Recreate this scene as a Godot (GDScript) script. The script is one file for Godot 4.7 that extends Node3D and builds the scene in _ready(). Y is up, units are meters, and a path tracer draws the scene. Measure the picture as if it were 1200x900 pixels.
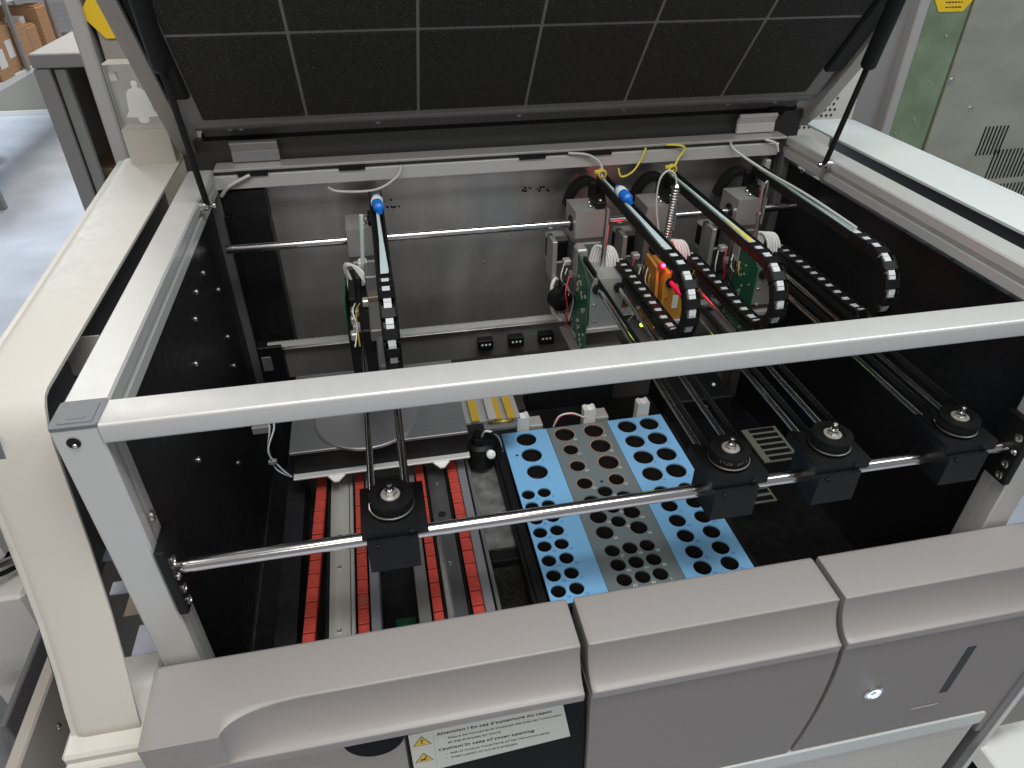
extends Node3D
# An opened laboratory analyser seen from the front left, camera in hand, under ceiling lamps.
# The origin is the front left outer top corner of the machine's aluminium frame.
const W := 1.269       # frame width
const D := 0.823       # frame depth
const P := 0.045       # frame profile
var rng := RandomNumberGenerator.new()
var M := {}
var mesh_of := {}
var used := {}
var machine: Node3D

# ------------------------------------------------------------------ mesh helpers
func ms() -> SurfaceTool:
	var s := SurfaceTool.new()
	s.begin(Mesh.PRIMITIVE_TRIANGLES)
	return s

func tri(s: SurfaceTool, a: Vector3, b: Vector3, c: Vector3, inside: Vector3, g := -1) -> void:
	s.set_smooth_group(g)
	if (b - a).cross(c - a).dot(a - inside) > 0.0:
		s.add_vertex(a); s.add_vertex(c); s.add_vertex(b)
	else:
		s.add_vertex(a); s.add_vertex(b); s.add_vertex(c)

func quad(s: SurfaceTool, a: Vector3, b: Vector3, c: Vector3, d: Vector3, inside: Vector3, g := -1) -> void:
	tri(s, a, b, c, inside, g)
	tri(s, a, c, d, inside, g)

func box(s: SurfaceTool, c: Vector3, sz: Vector3, bev := 0.0, B := Basis()) -> void:
	var h := sz / 2.0
	var e: float = minf(bev, 0.45 * minf(sz.x, minf(sz.y, sz.z)))
	var ax := [Vector3.RIGHT, Vector3.UP, Vector3.BACK]
	for i in 3:
		var j := (i + 1) % 3
		var k := (i + 2) % 3
		for si in [-1.0, 1.0]:
			var q := []
			for p in [[-1, -1], [1, -1], [1, 1], [-1, 1]]:
				q.append(c + B * (ax[i] * si * h[i] + ax[j] * float(p[0]) * (h[j] - e) + ax[k] * float(p[1]) * (h[k] - e)))
			quad(s, q[0], q[1], q[2], q[3], c)
			if e > 0.0:
				for sj in [-1.0, 1.0]:
					var u: Vector3 = ax[i] * si * h[i] + ax[j] * sj * (h[j] - e)
					var v: Vector3 = ax[i] * si * (h[i] - e) + ax[j] * sj * h[j]
					var w: Vector3 = ax[k] * (h[k] - e)
					quad(s, c + B * (u - w), c + B * (u + w), c + B * (v + w), c + B * (v - w), c)
	if e > 0.0:
		for x in [-1.0, 1.0]:
			for y in [-1.0, 1.0]:
				for z in [-1.0, 1.0]:
					var o := Vector3(x, y, z)
					var n := h - Vector3(e, e, e)
					tri(s, c + B * (o * Vector3(h.x, n.y, n.z)), c + B * (o * Vector3(n.x, h.y, n.z)), c + B * (o * Vector3(n.x, n.y, h.z)), c)

func frame_of(d: Vector3) -> Basis:
	var z := d.normalized()
	var x := z.cross(Vector3.UP if absf(z.y) < 0.9 else Vector3.RIGHT).normalized()
	return Basis(x, z.cross(x), z)

func tube(s: SurfaceTool, pts: Array, r: float, n := 10) -> void:
	var rings := []
	var up := Vector3.ZERO
	for i in pts.size():
		var d: Vector3 = (pts[mini(i + 1, pts.size() - 1)] - pts[maxi(i - 1, 0)]).normalized()
		if up == Vector3.ZERO:
			up = frame_of(d).x
		up = (up - d * up.dot(d)).normalized()
		var v := d.cross(up)
		var ring := []
		for k in n:
			var t := TAU * k / n
			ring.append(pts[i] + (up * cos(t) + v * sin(t)) * r)
		rings.append(ring)
	for i in pts.size() - 1:
		var m: Vector3 = (pts[i] + pts[i + 1]) / 2.0
		for k in n:
			quad(s, rings[i][k], rings[i][(k + 1) % n], rings[i + 1][(k + 1) % n], rings[i + 1][k], m, 1)
	for e in [0, pts.size() - 1]:
		var inner: Vector3 = pts[1] if e == 0 else pts[pts.size() - 2]
		for k in n:
			tri(s, pts[e], rings[e][k], rings[e][(k + 1) % n], inner)

func curve(pts: Array, steps := 8) -> Array:     # a smooth path through the points
	var out := []
	for i in pts.size() - 1:
		var a: Vector3 = pts[maxi(i - 1, 0)]
		var d: Vector3 = pts[mini(i + 2, pts.size() - 1)]
		for k in steps:
			out.append(pts[i].cubic_interpolate(pts[i + 1], a, d, float(k) / steps))
	out.append(pts[-1])
	return out

func lathe(s: SurfaceTool, o: Vector3, d: Vector3, prof: Array, n := 20, turn := 0.0, soft := false) -> void:   # prof: Vector2(radius, height along d)
	var B := frame_of(d)
	for i in prof.size() - 1:
		var a: Vector2 = prof[i]
		var b: Vector2 = prof[i + 1]
		var e := b - a
		var out := Vector2(e.y, -e.x)
		for k in n:
			var t0 := turn + TAU * k / n
			var t1 := turn + TAU * (k + 1) / n
			var r0 := B.x * cos(t0) + B.y * sin(t0)
			var r1 := B.x * cos(t1) + B.y * sin(t1)
			var mid := (r0 + r1).normalized()
			var nrm := mid * out.x + B.z * out.y
			var p := o + mid * a.x + B.z * a.y
			var ins := p - nrm * 10.0
			var q := [o + r0 * a.x + B.z * a.y, o + r1 * a.x + B.z * a.y, o + r1 * b.x + B.z * b.y, o + r0 * b.x + B.z * b.y]
			var g := 3 if soft else (10 + i if n > 8 else -1)
			if a.x > 1e-6:
				tri(s, q[0], q[1], q[2] if b.x > 1e-6 else q[3], ins, g)
			if b.x > 1e-6:
				tri(s, q[0], q[2], q[3], ins, g)

func prism(s: SurfaceTool, poly: Array, o: Vector3, u: Vector3, v: Vector3, w: Vector3, soft := 30.0) -> void:
	var pv := PackedVector2Array(poly)
	var n := pv.size()
	var area := 0.0
	for i in n:
		area += pv[i].cross(pv[(i + 1) % n])
	var sg := signf(area)
	var g := 20
	for i in n:
		var a := pv[i]
		var b := pv[(i + 1) % n]
		var prev := a - pv[(i + n - 1) % n]
		if absf(prev.angle_to(b - a)) > deg_to_rad(soft):
			g += 1
		var nr := Vector2((b - a).y, -(b - a).x) * sg
		var m := o + u * a.x + v * a.y - (u * nr.x + v * nr.y) * 10.0
		quad(s, o + u * a.x + v * a.y, o + u * b.x + v * b.y, o + u * b.x + v * b.y + w, o + u * a.x + v * a.y + w, m, g)
	var ix := Geometry2D.triangulate_polygon(pv)
	for e in [0.0, 1.0]:
		for i in range(0, ix.size(), 3):
			var q := []
			for k in 3:
				q.append(o + u * pv[ix[i + k]].x + v * pv[ix[i + k]].y + w * e)
			tri(s, q[0], q[1], q[2], q[0] + w * (1.0 if e == 0.0 else -1.0))

func rounded(x0: float, y0: float, x1: float, y1: float, r: float, n := 4) -> Array:
	var out := []
	for c in [[x1 - r, y0 + r, -PI / 2], [x1 - r, y1 - r, 0.0], [x0 + r, y1 - r, PI / 2], [x0 + r, y0 + r, PI]]:
		for k in n + 1:
			var t: float = c[2] + PI / 2 * k / n
			out.append(Vector2(c[0] + r * cos(t), c[1] + r * sin(t)))
	return out

func write(s: SurfaceTool, what: String, size: float, at: Transform3D, bold := false, middle := true) -> void:
	var t := TextMesh.new()
	var f := SystemFont.new()
	f.font_names = PackedStringArray(["Droid Sans"])
	f.font_weight = 700 if bold else 400
	t.font = f
	t.text = what
	t.font_size = 48
	t.pixel_size = size / 48.0
	t.depth = 0.0003
	t.horizontal_alignment = HORIZONTAL_ALIGNMENT_CENTER if middle else HORIZONTAL_ALIGNMENT_LEFT
	s.append_from(t, 0, at)

# ------------------------------------------------------------------ node helpers
func numbered(parent: Node, called: String) -> String:
	var key := str(parent.get_instance_id()) + called
	used[key] = used.get(key, -1) + 1
	return called if used[key] == 0 else "%s_%03d" % [called, used[key]]

func put(parent: Node, called: String, s, m: Material, at := Vector3.ZERO, label := "") -> MeshInstance3D:
	var o := MeshInstance3D.new()
	o.name = numbered(parent, called)
	if s is SurfaceTool:
		s.generate_normals()
		o.mesh = s.commit()
	else:
		o.mesh = s
	o.material_override = m
	o.position = at
	if label:
		o.set_meta("label", label)
	parent.add_child(o, true)
	return o

func thing(called: String, label: String, category: String, at := Vector3.ZERO, group := "") -> Node3D:
	var o := Node3D.new()
	o.name = numbered(self, called)
	o.position = at
	o.set_meta("label", label)
	o.set_meta("category", category)
	if group:
		o.set_meta("group", group)
	add_child(o, true)
	return o

func bpart(parent: Node, called: String, c: Vector3, sz: Vector3, m: Material, bev := 0.0015, label := "") -> MeshInstance3D:
	var s := ms()
	box(s, Vector3.ZERO, sz, bev)
	return put(parent, called, s, m, c, label)

func screw_mesh(kind := "pan") -> Mesh:
	if not mesh_of.has(kind):
		var s := ms()
		if kind == "pan":
			lathe(s, Vector3.ZERO, Vector3.BACK, [Vector2(0.0, 0.0), Vector2(0.0045, 0.0), Vector2(0.0045, 0.0012), Vector2(0.0036, 0.0026), Vector2(0.0018, 0.0032), Vector2(0.0018, 0.0016), Vector2(0.0, 0.0016)], 16)
		else:
			lathe(s, Vector3.ZERO, Vector3.BACK, [Vector2(0.0, 0.0), Vector2(0.0065, 0.0), Vector2(0.0065, 0.0012), Vector2(0.0052, 0.002), Vector2(0.0028, 0.002), Vector2(0.0024, 0.0005), Vector2(0.0, 0.0005)], 18)
		s.generate_normals()
		mesh_of[kind] = s.commit()
	return mesh_of[kind]

func screw(parent: Node, at: Vector3, d: Vector3, m: Material, kind := "pan", size := 1.0) -> void:
	var o := put(parent, "screw", screw_mesh(kind), m, at)
	o.basis = frame_of(d).scaled(Vector3.ONE * size)

# ------------------------------------------------------------------ materials
func mat(called: String, c: Color, rough := 0.5, metal := 0.0, spec := 0.5) -> StandardMaterial3D:   # c: linear base colour
	var m := StandardMaterial3D.new()
	m.resource_name = called
	m.albedo_color = c.linear_to_srgb()
	m.roughness = rough
	m.metallic = metal
	m.metallic_specular = spec
	M[called] = m
	return m

func noise_tex(freq: float, seed_: int, normal := false, lo := 0.0, hi := 1.0, size := 512, strength := 4.0) -> NoiseTexture2D:
	var n := FastNoiseLite.new()
	n.noise_type = FastNoiseLite.TYPE_SIMPLEX
	n.frequency = freq
	n.seed = seed_
	n.fractal_octaves = 4
	var t := NoiseTexture2D.new()
	t.width = size
	t.height = size
	t.seamless = true
	t.noise = n
	if normal:
		t.as_normal_map = true
		t.bump_strength = strength
	else:
		var g := Gradient.new()
		g.set_color(0, Color(lo, lo, lo))
		g.set_color(1, Color(hi, hi, hi))
		t.color_ramp = g
	return t

func streaks(size: int, lo: float, hi: float) -> ImageTexture:    # brushed metal: long streaks along u
	var im := Image.create(size, size, false, Image.FORMAT_RGB8)
	for y in size:
		var base := rng.randf()
		var v := base
		for x in size:
			if x % 24 == 0:
				v = lerpf(base, rng.randf(), 0.35)
			var q := lerpf(lo, hi, v)
			im.set_pixel(x, y, Color(q, q, q))
	return ImageTexture.create_from_image(im)

func speckle(size: int) -> ImageTexture:     # black foam with mica glints, about a millimetre and a half to a texel
	var im := Image.create(size, size, false, Image.FORMAT_RGB8)
	for y in size:
		for x in size:
			var v := 0.11 + 0.13 * rng.randf()
			if rng.randf() < 0.07:
				v = 0.25 + 0.12 * rng.randf()
			im.set_pixel(x, y, Color(v, v * 0.98, v * 0.95))
	for i in 2400:
		var v := rng.randf_range(0.36, 0.85)
		im.set_pixel(rng.randi() % size, rng.randi() % size, Color(v, v * 0.97, v * 0.92))
	return ImageTexture.create_from_image(im)

func tri_map(m: StandardMaterial3D, scale: Vector3) -> void:
	m.uv1_triplanar = true
	m.uv1_scale = scale

func materials() -> void:
	var grain := noise_tex(0.09, 3, true, 0, 1, 512, 3.0)
	var blotch := noise_tex(0.012, 5, false, 0.72, 1.0)
	var mottle := noise_tex(0.02, 8, false, 0.6, 1.0)
	var brush := streaks(512, 0.55, 1.0)
	var brush_fine := streaks(512, 0.86, 1.0)
	var m := mat("frame", Color(0.61, 0.605, 0.59), 0.44, 0.32)
	m.roughness_texture = blotch
	tri_map(m, Vector3(5, 5, 5))
	M.frame_side = m
	m = mat("slot", Color(0.07, 0.07, 0.07), 0.5, 0.5)
	m = mat("cap", Color(0.16, 0.16, 0.175), 0.45)
	m.normal_enabled = true
	m.normal_texture = grain
	m.normal_scale = 0.4
	tri_map(m, Vector3(18, 18, 18))
	m = mat("cream", Color(0.62, 0.59, 0.54), 0.55)
	m.normal_enabled = true
	m.normal_texture = grain
	m.normal_scale = 0.12
	m.roughness_texture = blotch
	tri_map(m, Vector3(6, 6, 6))
	m = mat("pale", Color(0.66, 0.69, 0.67), 0.5)
	m.roughness_texture = blotch
	tri_map(m, Vector3(6, 6, 6))
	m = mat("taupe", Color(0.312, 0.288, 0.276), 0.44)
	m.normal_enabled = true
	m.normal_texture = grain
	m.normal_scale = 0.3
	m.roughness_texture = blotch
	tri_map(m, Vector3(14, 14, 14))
	m = mat("taupe_shaded", Color(0.262, 0.238, 0.226), 0.55)  # same plastic as taupe; shade on the upright fronts put into its colour
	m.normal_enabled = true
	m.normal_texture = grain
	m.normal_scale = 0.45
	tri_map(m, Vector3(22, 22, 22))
	m = mat("hood_grey", Color(0.16, 0.153, 0.155), 0.42, 0.3)
	m = mat("hood_rim", Color(0.33, 0.31, 0.295), 0.42, 0.2)
	m = mat("foam", Color(1, 1, 1), 0.85)
	m.albedo_texture = speckle(512)
	m.heightmap_enabled = false
	m.normal_enabled = true
	m.normal_texture = noise_tex(0.25, 12, true, 0, 1, 512, 6.0)
	m.normal_scale = 0.8
	tri_map(m, Vector3(2.0, 2.0, 2.0))
	m = mat("foam_seam", Color(0.25, 0.245, 0.24), 0.7)
	m = mat("black", Color(0.0075, 0.0075, 0.008), 0.45, 0.0, 0.32)
	m.normal_enabled = true
	m.normal_texture = grain
	m.normal_scale = 0.3
	tri_map(m, Vector3(25, 25, 25))
	m = mat("black_wall", Color(0.008, 0.008, 0.009), 0.5)
	m.roughness_texture = mottle
	tri_map(m, Vector3(3, 3, 3))
	m = mat("black_gloss", Color(0.007, 0.007, 0.007), 0.4, 0.0, 0.12)
	m = mat("rubber", Color(0.010, 0.010, 0.010), 0.65, 0.0, 0.35)
	m = mat("chrome", Color(0.78, 0.755, 0.76), 0.16, 1.0)
	m = mat("zinc", Color(0.62, 0.61, 0.58), 0.28, 1.0)
	m = mat("steel", Color(0.62, 0.60, 0.58), 0.40, 0.76)
	m.roughness_texture = noise_tex(0.008, 23, false, 0.7, 1.0)
	m.albedo_texture = noise_tex(0.006, 22, false, 0.84, 1.0)
	tri_map(m, Vector3(2.4, 0.7, 2.4))
	m = mat("steel_deck", Color(0.33, 0.33, 0.34), 0.4, 0.75)
	m.albedo_texture = brush_fine
	tri_map(m, Vector3(2, 9, 9))
	m = mat("disc", Color(0.42, 0.41, 0.43), 0.32, 0.8)
	m = mat("steel_rail", Color(0.62, 0.60, 0.55), 0.34, 0.55)
	tri_map(m, Vector3(9, 9, 3))
	m = mat("steel_rail_dark", Color(0.26, 0.26, 0.27), 0.32, 0.85)
	m = mat("block_grey", Color(0.40, 0.39, 0.375), 0.45, 0.5)
	m.roughness_texture = blotch
	tri_map(m, Vector3(12, 12, 12))
	m = mat("trough", Color(0.36, 0.36, 0.34), 0.45, 0.5)
	m.albedo_texture = noise_tex(0.03, 31, false, 0.65, 1.0)
	m.roughness_texture = mottle
	tri_map(m, Vector3(1.6, 1.6, 1.6))
	m = mat("trough_floor", Color(0.05, 0.048, 0.045), 0.35, 0.3)
	m.albedo_texture = noise_tex(0.05, 33, false, 0.3, 1.0)
	tri_map(m, Vector3(6, 6, 6))
	m = mat("blue", Color(0.185, 0.42, 0.68), 0.4)
	m = mat("grey_plate", Color(0.135, 0.162, 0.17), 0.4)
	m = mat("orange_rim", Color(0.55, 0.24, 0.1), 0.5)
	m = mat("well", Color(0.014, 0.013, 0.012), 0.4)
	m = mat("red", Color(0.48, 0.058, 0.04), 0.42)
	m.albedo_texture = noise_tex(0.01, 41, false, 0.85, 1.0)
	tri_map(m, Vector3(8, 8, 8))
	m = mat("white", Color(0.78, 0.77, 0.74), 0.45)
	m = mat("white_cable", Color(0.7, 0.7, 0.68), 0.5)
	m = mat("pale_tube", Color(0.55, 0.56, 0.54), 0.3)
	m = mat("ribbon", Color(0.52, 0.63, 0.63), 0.4)
	m = mat("pcb", Color(0.012, 0.1, 0.05), 0.35)
	m = mat("amber", Color(0.46, 0.21, 0.035), 0.35)
	m = mat("gold", Color(0.55, 0.34, 0.04), 0.35, 0.3)
	m = mat("cap_blue", Color(0.01, 0.16, 0.62), 0.35)
	m = mat("yellow", Color(0.75, 0.62, 0.08), 0.45)
	m = mat("sign_yellow", Color(0.8, 0.52, 0.02), 0.45)
	m = mat("red_cable", Color(0.6, 0.03, 0.04), 0.45)
	m = mat("ink", Color(0.02, 0.02, 0.02), 0.6)
	m = mat("red_glow", Color(0.62, 0.012, 0.09), 0.25)  # plain red standing for LED glow and red light on the rod
	m = mat("chain_ribbon", Color(0.58, 0.60, 0.60), 0.45)
	m = mat("bench", Color(0.42, 0.385, 0.35), 0.5)
	m = mat("paper", Color(0.68, 0.68, 0.6), 0.4)
	m = mat("back_panel", Color(0.36, 0.33, 0.29), 0.5, 0.35)
	m = mat("back_steel", Color(0.52, 0.515, 0.42), 0.4, 0.5)
	m.albedo_texture = noise_tex(0.004, 51, false, 0.88, 1.0)
	tri_map(m, Vector3(1.2, 3, 3))
	m = mat("back_green_reflection", Color(0.31, 0.40, 0.26), 0.38, 0.4)  # green reflection on the steel painted into its colour
	m.albedo_texture = noise_tex(0.006, 53, false, 0.82, 1.0)
	tri_map(m, Vector3(2, 2, 2))
	m = mat("edge_grey", Color(0.46, 0.44, 0.42), 0.4, 0.3)
	m = mat("cabinet_grey", Color(0.29, 0.275, 0.27), 0.5, 0.2)
	m = mat("wood", Color(0.3, 0.2, 0.11), 0.6)
	m.albedo_texture = streaks(256, 0.6, 1.0)
	tri_map(m, Vector3(3, 20, 20))
	m = mat("cardboard", Color(0.55, 0.3, 0.15), 0.75)
	m.albedo_texture = noise_tex(0.02, 61, false, 0.8, 1.0)
	tri_map(m, Vector3(4, 4, 4))
	m = mat("shelf_white", Color(0.7, 0.69, 0.67), 0.5)
	m = mat("floor", Color(0.70, 0.76, 0.88), 0.28)
	m.albedo_texture = noise_tex(0.01, 71, false, 0.9, 1.0)
	m.roughness_texture = mottle
	tri_map(m, Vector3(0.4, 0.4, 0.4))
	m = mat("sack", Color(0.12, 0.14, 0.2), 0.25)
	m = mat("mat_grey", Color(0.28, 0.28, 0.27), 0.55)
	m = mat("grid", Color(0.15, 0.155, 0.125), 0.5)
	m = mat("lilac_plate", Color(0.55, 0.58, 0.72), 0.45)
	m = mat("bronze", Color(0.21, 0.17, 0.13), 0.4, 0.4)
	m = mat("white_blue", Color(0.72, 0.75, 0.8), 0.4)
	m = StandardMaterial3D.new()
	m.resource_name = "acrylic"
	m.albedo_color = Color(0.97, 0.98, 0.97, 0.10)
	m.transparency = BaseMaterial3D.TRANSPARENCY_ALPHA
	m.roughness = 0.05
	M.acrylic = m
	m = mat("frost", Color(0.93, 0.94, 0.92), 0.8)
	m.transparency = BaseMaterial3D.TRANSPARENCY_ALPHA
	m.albedo_color.a = 0.96
	for g in [["led_red", Color(1, 0.10, 0.30), 9.0], ["led_yellow", Color(0.7, 1.0, 0.12), 5.0], ["led_white", Color(0.8, 0.92, 1.0), 2.2], ["led_green", Color(0.3, 1.0, 0.2), 1.5]]:
		m = mat(g[0], Color(0.5, 0.5, 0.5), 0.4)
		m.emission_enabled = true
		m.emission = g[1]
		m.emission_energy_multiplier = g[2]

# ------------------------------------------------------------------ scene
func _ready() -> void:
	rng.seed = 7
	var cam := Camera3D.new()
	cam.name = "camera"
	cam.position = Vector3(0.338, 0.4292, 0.6030)
	cam.rotation = Vector3(-0.6174, -0.2012, 0.0036)
	cam.fov = 57.84
	cam.near = 0.02
	cam.far = 60.0
	add_child(cam)
	var we := WorldEnvironment.new()
	we.name = "world_environment"
	var e := Environment.new()
	e.background_mode = Environment.BG_COLOR
	e.background_color = Color(0.185, 0.185, 0.185).linear_to_srgb()
	e.tonemap_mode = Environment.TONE_MAPPER_LINEAR
	e.tonemap_exposure = 1.08
	e.sdfgi_enabled = true
	e.ssao_enabled = true
	e.ssil_enabled = true
	we.environment = e
	add_child(we)
	var warm := Color(1.0, 0.965, 0.91)
	var cool := Color(0.93, 0.975, 1.0)
	for l in [[-1.1, 0.45, 0.6, warm], [0.6, 0.40, 3.0, Color(0.975, 0.985, 0.985)], [2.3, 0.2, 1.9, cool], [0.3, 2.0, 0.9, warm], [-0.6, -2.2, 1.2, warm], [0.9, -1.9, 2.0, cool], [2.6, -2.0, 2.6, cool], [-2.7, -4.9, 10.0, cool], [-1.6, -6.2, 6.0, warm], [-1.5, 1.8, 1.9, warm]]:  # ceiling panels, with unseen fill added left front, over the floor and boxes
		var a := AreaLight3D.new()
		a.name = numbered(self, "ceiling_fill_light")
		a.area_size = Vector2(1.2, 0.6)
		a.area_normalize_energy = true
		a.light_energy = l[2]
		a.light_color = l[3]
		a.position = Vector3(l[0], 1.65, l[1])
		a.rotation = Vector3(-PI / 2, 0, 0)
		a.area_range = 12.0
		a.shadow_enabled = true
		add_child(a)
	materials()
	machine = thing("laboratory_analyzer", "large cream and grey laboratory analyzer standing open with its hood raised", "analyzer")
	build_floor()
	build_frame()
	build_interior()
	build_hood()
	build_covers()
	for i in 4:
		build_arm(i)
	build_tray()
	build_lanes()
	build_alarm_lamp()
	build_back_machine()
	build_left_background()
	build_right_trolley()
	build_cables()

func build_floor() -> void:
	var s := ms()
	box(s, Vector3(0, -1.29, -3), Vector3(24, 0.08, 24))
	var o := put(self, "floor", s, M.floor)
	o.set_meta("kind", "structure")
	o.set_meta("label", "pale blue glossy laboratory floor")

func profile(slots: Array) -> Array:     # square profile of side P with a T slot on the named sides, centred
	var h := P / 2
	var out := []
	for k in 4:
		var u := Vector2(1, 0).rotated(PI / 2 * k)        # side k faces u
		var t := Vector2(0, 1).rotated(PI / 2 * k)
		out.append(u * h - t * (h - 0.0025))
		if k in slots:
			for q in [[-0.005, 0.0], [-0.005, -0.007], [0.005, -0.007], [0.005, 0.0]]:
				out.append(u * (h + q[1]) + t * q[0])
		out.append(u * h + t * (h - 0.0025))
	return out

func build_frame() -> void:
	var X := Vector3.RIGHT
	var Y := Vector3.UP
	var Z := Vector3.BACK
	var s := ms()
	prism(s, rounded(-0.0225, -0.0127, 0.0225, 0.0127, 0.0042, 4), Vector3(P, -0.0127, -0.0225), -Z, Y, X * (W - 2 * P), 40)
	put(machine, "front_bar", s, M.frame)
	for side in 2:
		var x: float = P / 2 if side == 0 else W - P / 2
		s = ms()
		prism(s, profile([0, 2]), Vector3(x, -P / 2, -D + P), X, Y, Z * (D - 2 * P), 30)
		put(machine, "side_bar", s, M.frame_side)
		for z in [-P / 2, -D + P / 2]:
			s = ms()
			prism(s, profile([0, 2]), Vector3(x, -0.85 if z < -0.4 else -0.60, z), X, Z, Y * ((0.85 if z < -0.4 else 0.60) - P - 0.0 if z < -0.4 else 0.60 - 0.003), 30)
			put(machine, "post", s, M.frame if z > -0.4 else M.hood_grey)  # rear posts: shading put into a darker grey
		s = ms()
		prism(s, rounded(-0.0228, -0.0228, 0.0228, 0.0228, 0.004), Vector3(x, -0.003, -P / 2), X, Z, Y * 0.0042)
		var cap := put(machine, "corner_cap", s, M.cap)
		s = ms()
		prism(s, rounded(-0.0165, -0.0165, 0.0165, 0.0165, 0.003), Vector3(x, 0.0012, -P / 2), X, Z, Y * 0.0006)
		put(cap, "cap_top", s, M.cap)
		var w := ms()
		box(w, Vector3(x, 0.0019, -0.0135), Vector3(0.017, 0.0006, 0.003), 0.0002)
		put(cap, "raised_mark", w, M.cap)
	s = ms()
	box(s, Vector3(W / 2, -0.0035, -D + P / 2), Vector3(W - 2 * P, 0.005, P), 0.001)
	put(machine, "rear_bar", s, M.edge_grey)
	bpart(machine, "rear_trim", Vector3(W / 2, -0.08, -0.846), Vector3(W + 0.03, 0.24, 0.02), M.slot, 0.001)
	bpart(machine, "rear_groove", Vector3(W / 2, -0.022, -0.801), Vector3(W - 2 * P, 0.032, 0.03), M.slot, 0.0)
	# screw heads in the posts and brackets of the front rod
	var hole := ms()
	lathe(hole, Vector3(0.018, -0.0185, 0.0006), Z, [Vector2(0.0066, 0.0), Vector2(0.0064, 0.0006), Vector2(0.0, 0.0006)], 18)
	var sh := put(machine, "screw_hole", hole, M.rubber)
	screw(sh, Vector3(0.0185, -0.0215, 0.0012), Z, M.zinc, "pan", 0.55)
	screw(machine, Vector3(P + 0.0005, -0.155, -0.028), X, M.zinc, "pan", 1.6)
	for side in 2:
		var sg := 1.0 if side == 0 else -1.0
		var x: float = P + 0.006 if side == 0 else W - P - 0.006
		var br := bpart(machine, "rod_bracket", Vector3(x, -0.242, -0.0225), Vector3(0.012, 0.112, 0.05), M.black, 0.002)
		for q in [Vector2(0.028, 0.012), Vector2(0.004, 0.016), Vector2(-0.022, 0.012), Vector2(-0.044, 0.012)]:
			screw(br, Vector3(sg * 0.0062, q.x, q.y), X * sg, M.zinc, "countersunk" if absf(q.x) > 0.01 else "pan")
	s = ms()
	tube(s, [Vector3(P + 0.012, -0.238, -0.0225), Vector3(W - P - 0.012, -0.238, -0.0225)], 0.009, 28)
	put(machine, "front_rod", s, M.chrome)
	s = ms()
	tube(s, [Vector3(P + 0.006, -0.127, -0.70), Vector3(W - P + 0.004, -0.127, -0.70)], 0.0082, 24)
	put(machine, "rear_rod", s, M.chrome)
	# cream side housings: a top slab that bends down into a front column
	for side in 2:
		var pr := [Vector2(-0.885, 0.0), Vector2(-0.08, 0.0), Vector2(-0.068, -0.0025), Vector2(-0.058, -0.011), Vector2(-0.048, -0.028), Vector2(-0.042, -0.048), Vector2(-0.034, -0.09), Vector2(-0.017, -0.179), Vector2(0.006, -0.271), Vector2(0.030, -0.345), Vector2(0.048, -0.392), Vector2(0.056, -0.415), Vector2(0.063, -0.44), Vector2(0.059, -0.44), Vector2(0.044, -0.392), Vector2(0.026, -0.345), Vector2(0.002, -0.271), Vector2(-0.021, -0.179), Vector2(-0.038, -0.09), Vector2(-0.047, -0.05), Vector2(-0.053, -0.030), Vector2(-0.062, -0.015), Vector2(-0.07, -0.007), Vector2(-0.08, -0.0045), Vector2(-0.885, -0.0045)]
		s = ms()
		var x0 := -0.024 if side == 0 else W + 0.048
		var wide := -0.081 if side == 0 else 0.135
		var h := put(machine, "side_housing", housing(pr, x0, wide), M.cream if side == 0 else M.pale)
		if side == 0:
			h.set_meta("label", "cream left side housing curving down to a foot")
			bpart(machine, "housing_base", Vector3(-0.064, -0.66, 0.016), Vector3(0.094, 0.466, 0.135), M.cream, 0.004)
			bpart(machine, "foot_ledge", Vector3(-0.060, -0.66, 0.022), Vector3(0.098, 0.44, 0.142), M.cream, 0.003)
			bpart(machine, "inner_plate", Vector3(-0.075, -0.17, -0.45), Vector3(0.006, 0.28, 0.82), M.cap, 0.0)
			for k in 4:
				bpart(machine, "rib_plate", Vector3(-0.048, [-0.30, -0.345, -0.40, -0.455][k], [-0.12, -0.10, -0.12, -0.07][k]), Vector3(0.048, 0.003, [0.02, 0.02, 0.05, 0.10][k]), [M.lilac_plate, M.lilac_plate, M.bronze, M.lilac_plate][k], 0.0)
			bpart(machine, "rib_plate", Vector3(-0.06, -0.25, -0.13), Vector3(0.07, 0.05, 0.004), M.bronze, 0.0)
			bpart(machine, "inner_web", Vector3(-0.05, -0.06, -0.24), Vector3(0.05, 0.055, 0.003), M.cream, 0.0)
		else:
			h.set_meta("label", "pale right side housing beside the frame")
			bpart(machine, "inner_plate", Vector3(W + 0.12, -0.13, -0.45), Vector3(0.006, 0.2, 0.82), M.cap, 0.0)
			for z in [-0.42, -0.30, -0.22]:
				bpart(machine, "inner_web", Vector3(W + 0.032, -0.075, z), Vector3(0.055, 0.05, 0.006), M.cap, 0.001)
			bpart(machine, "inner_web", Vector3(W + 0.03, -0.06, -0.76), Vector3(0.05, 0.05, 0.004), M.frame, 0.001)

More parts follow.
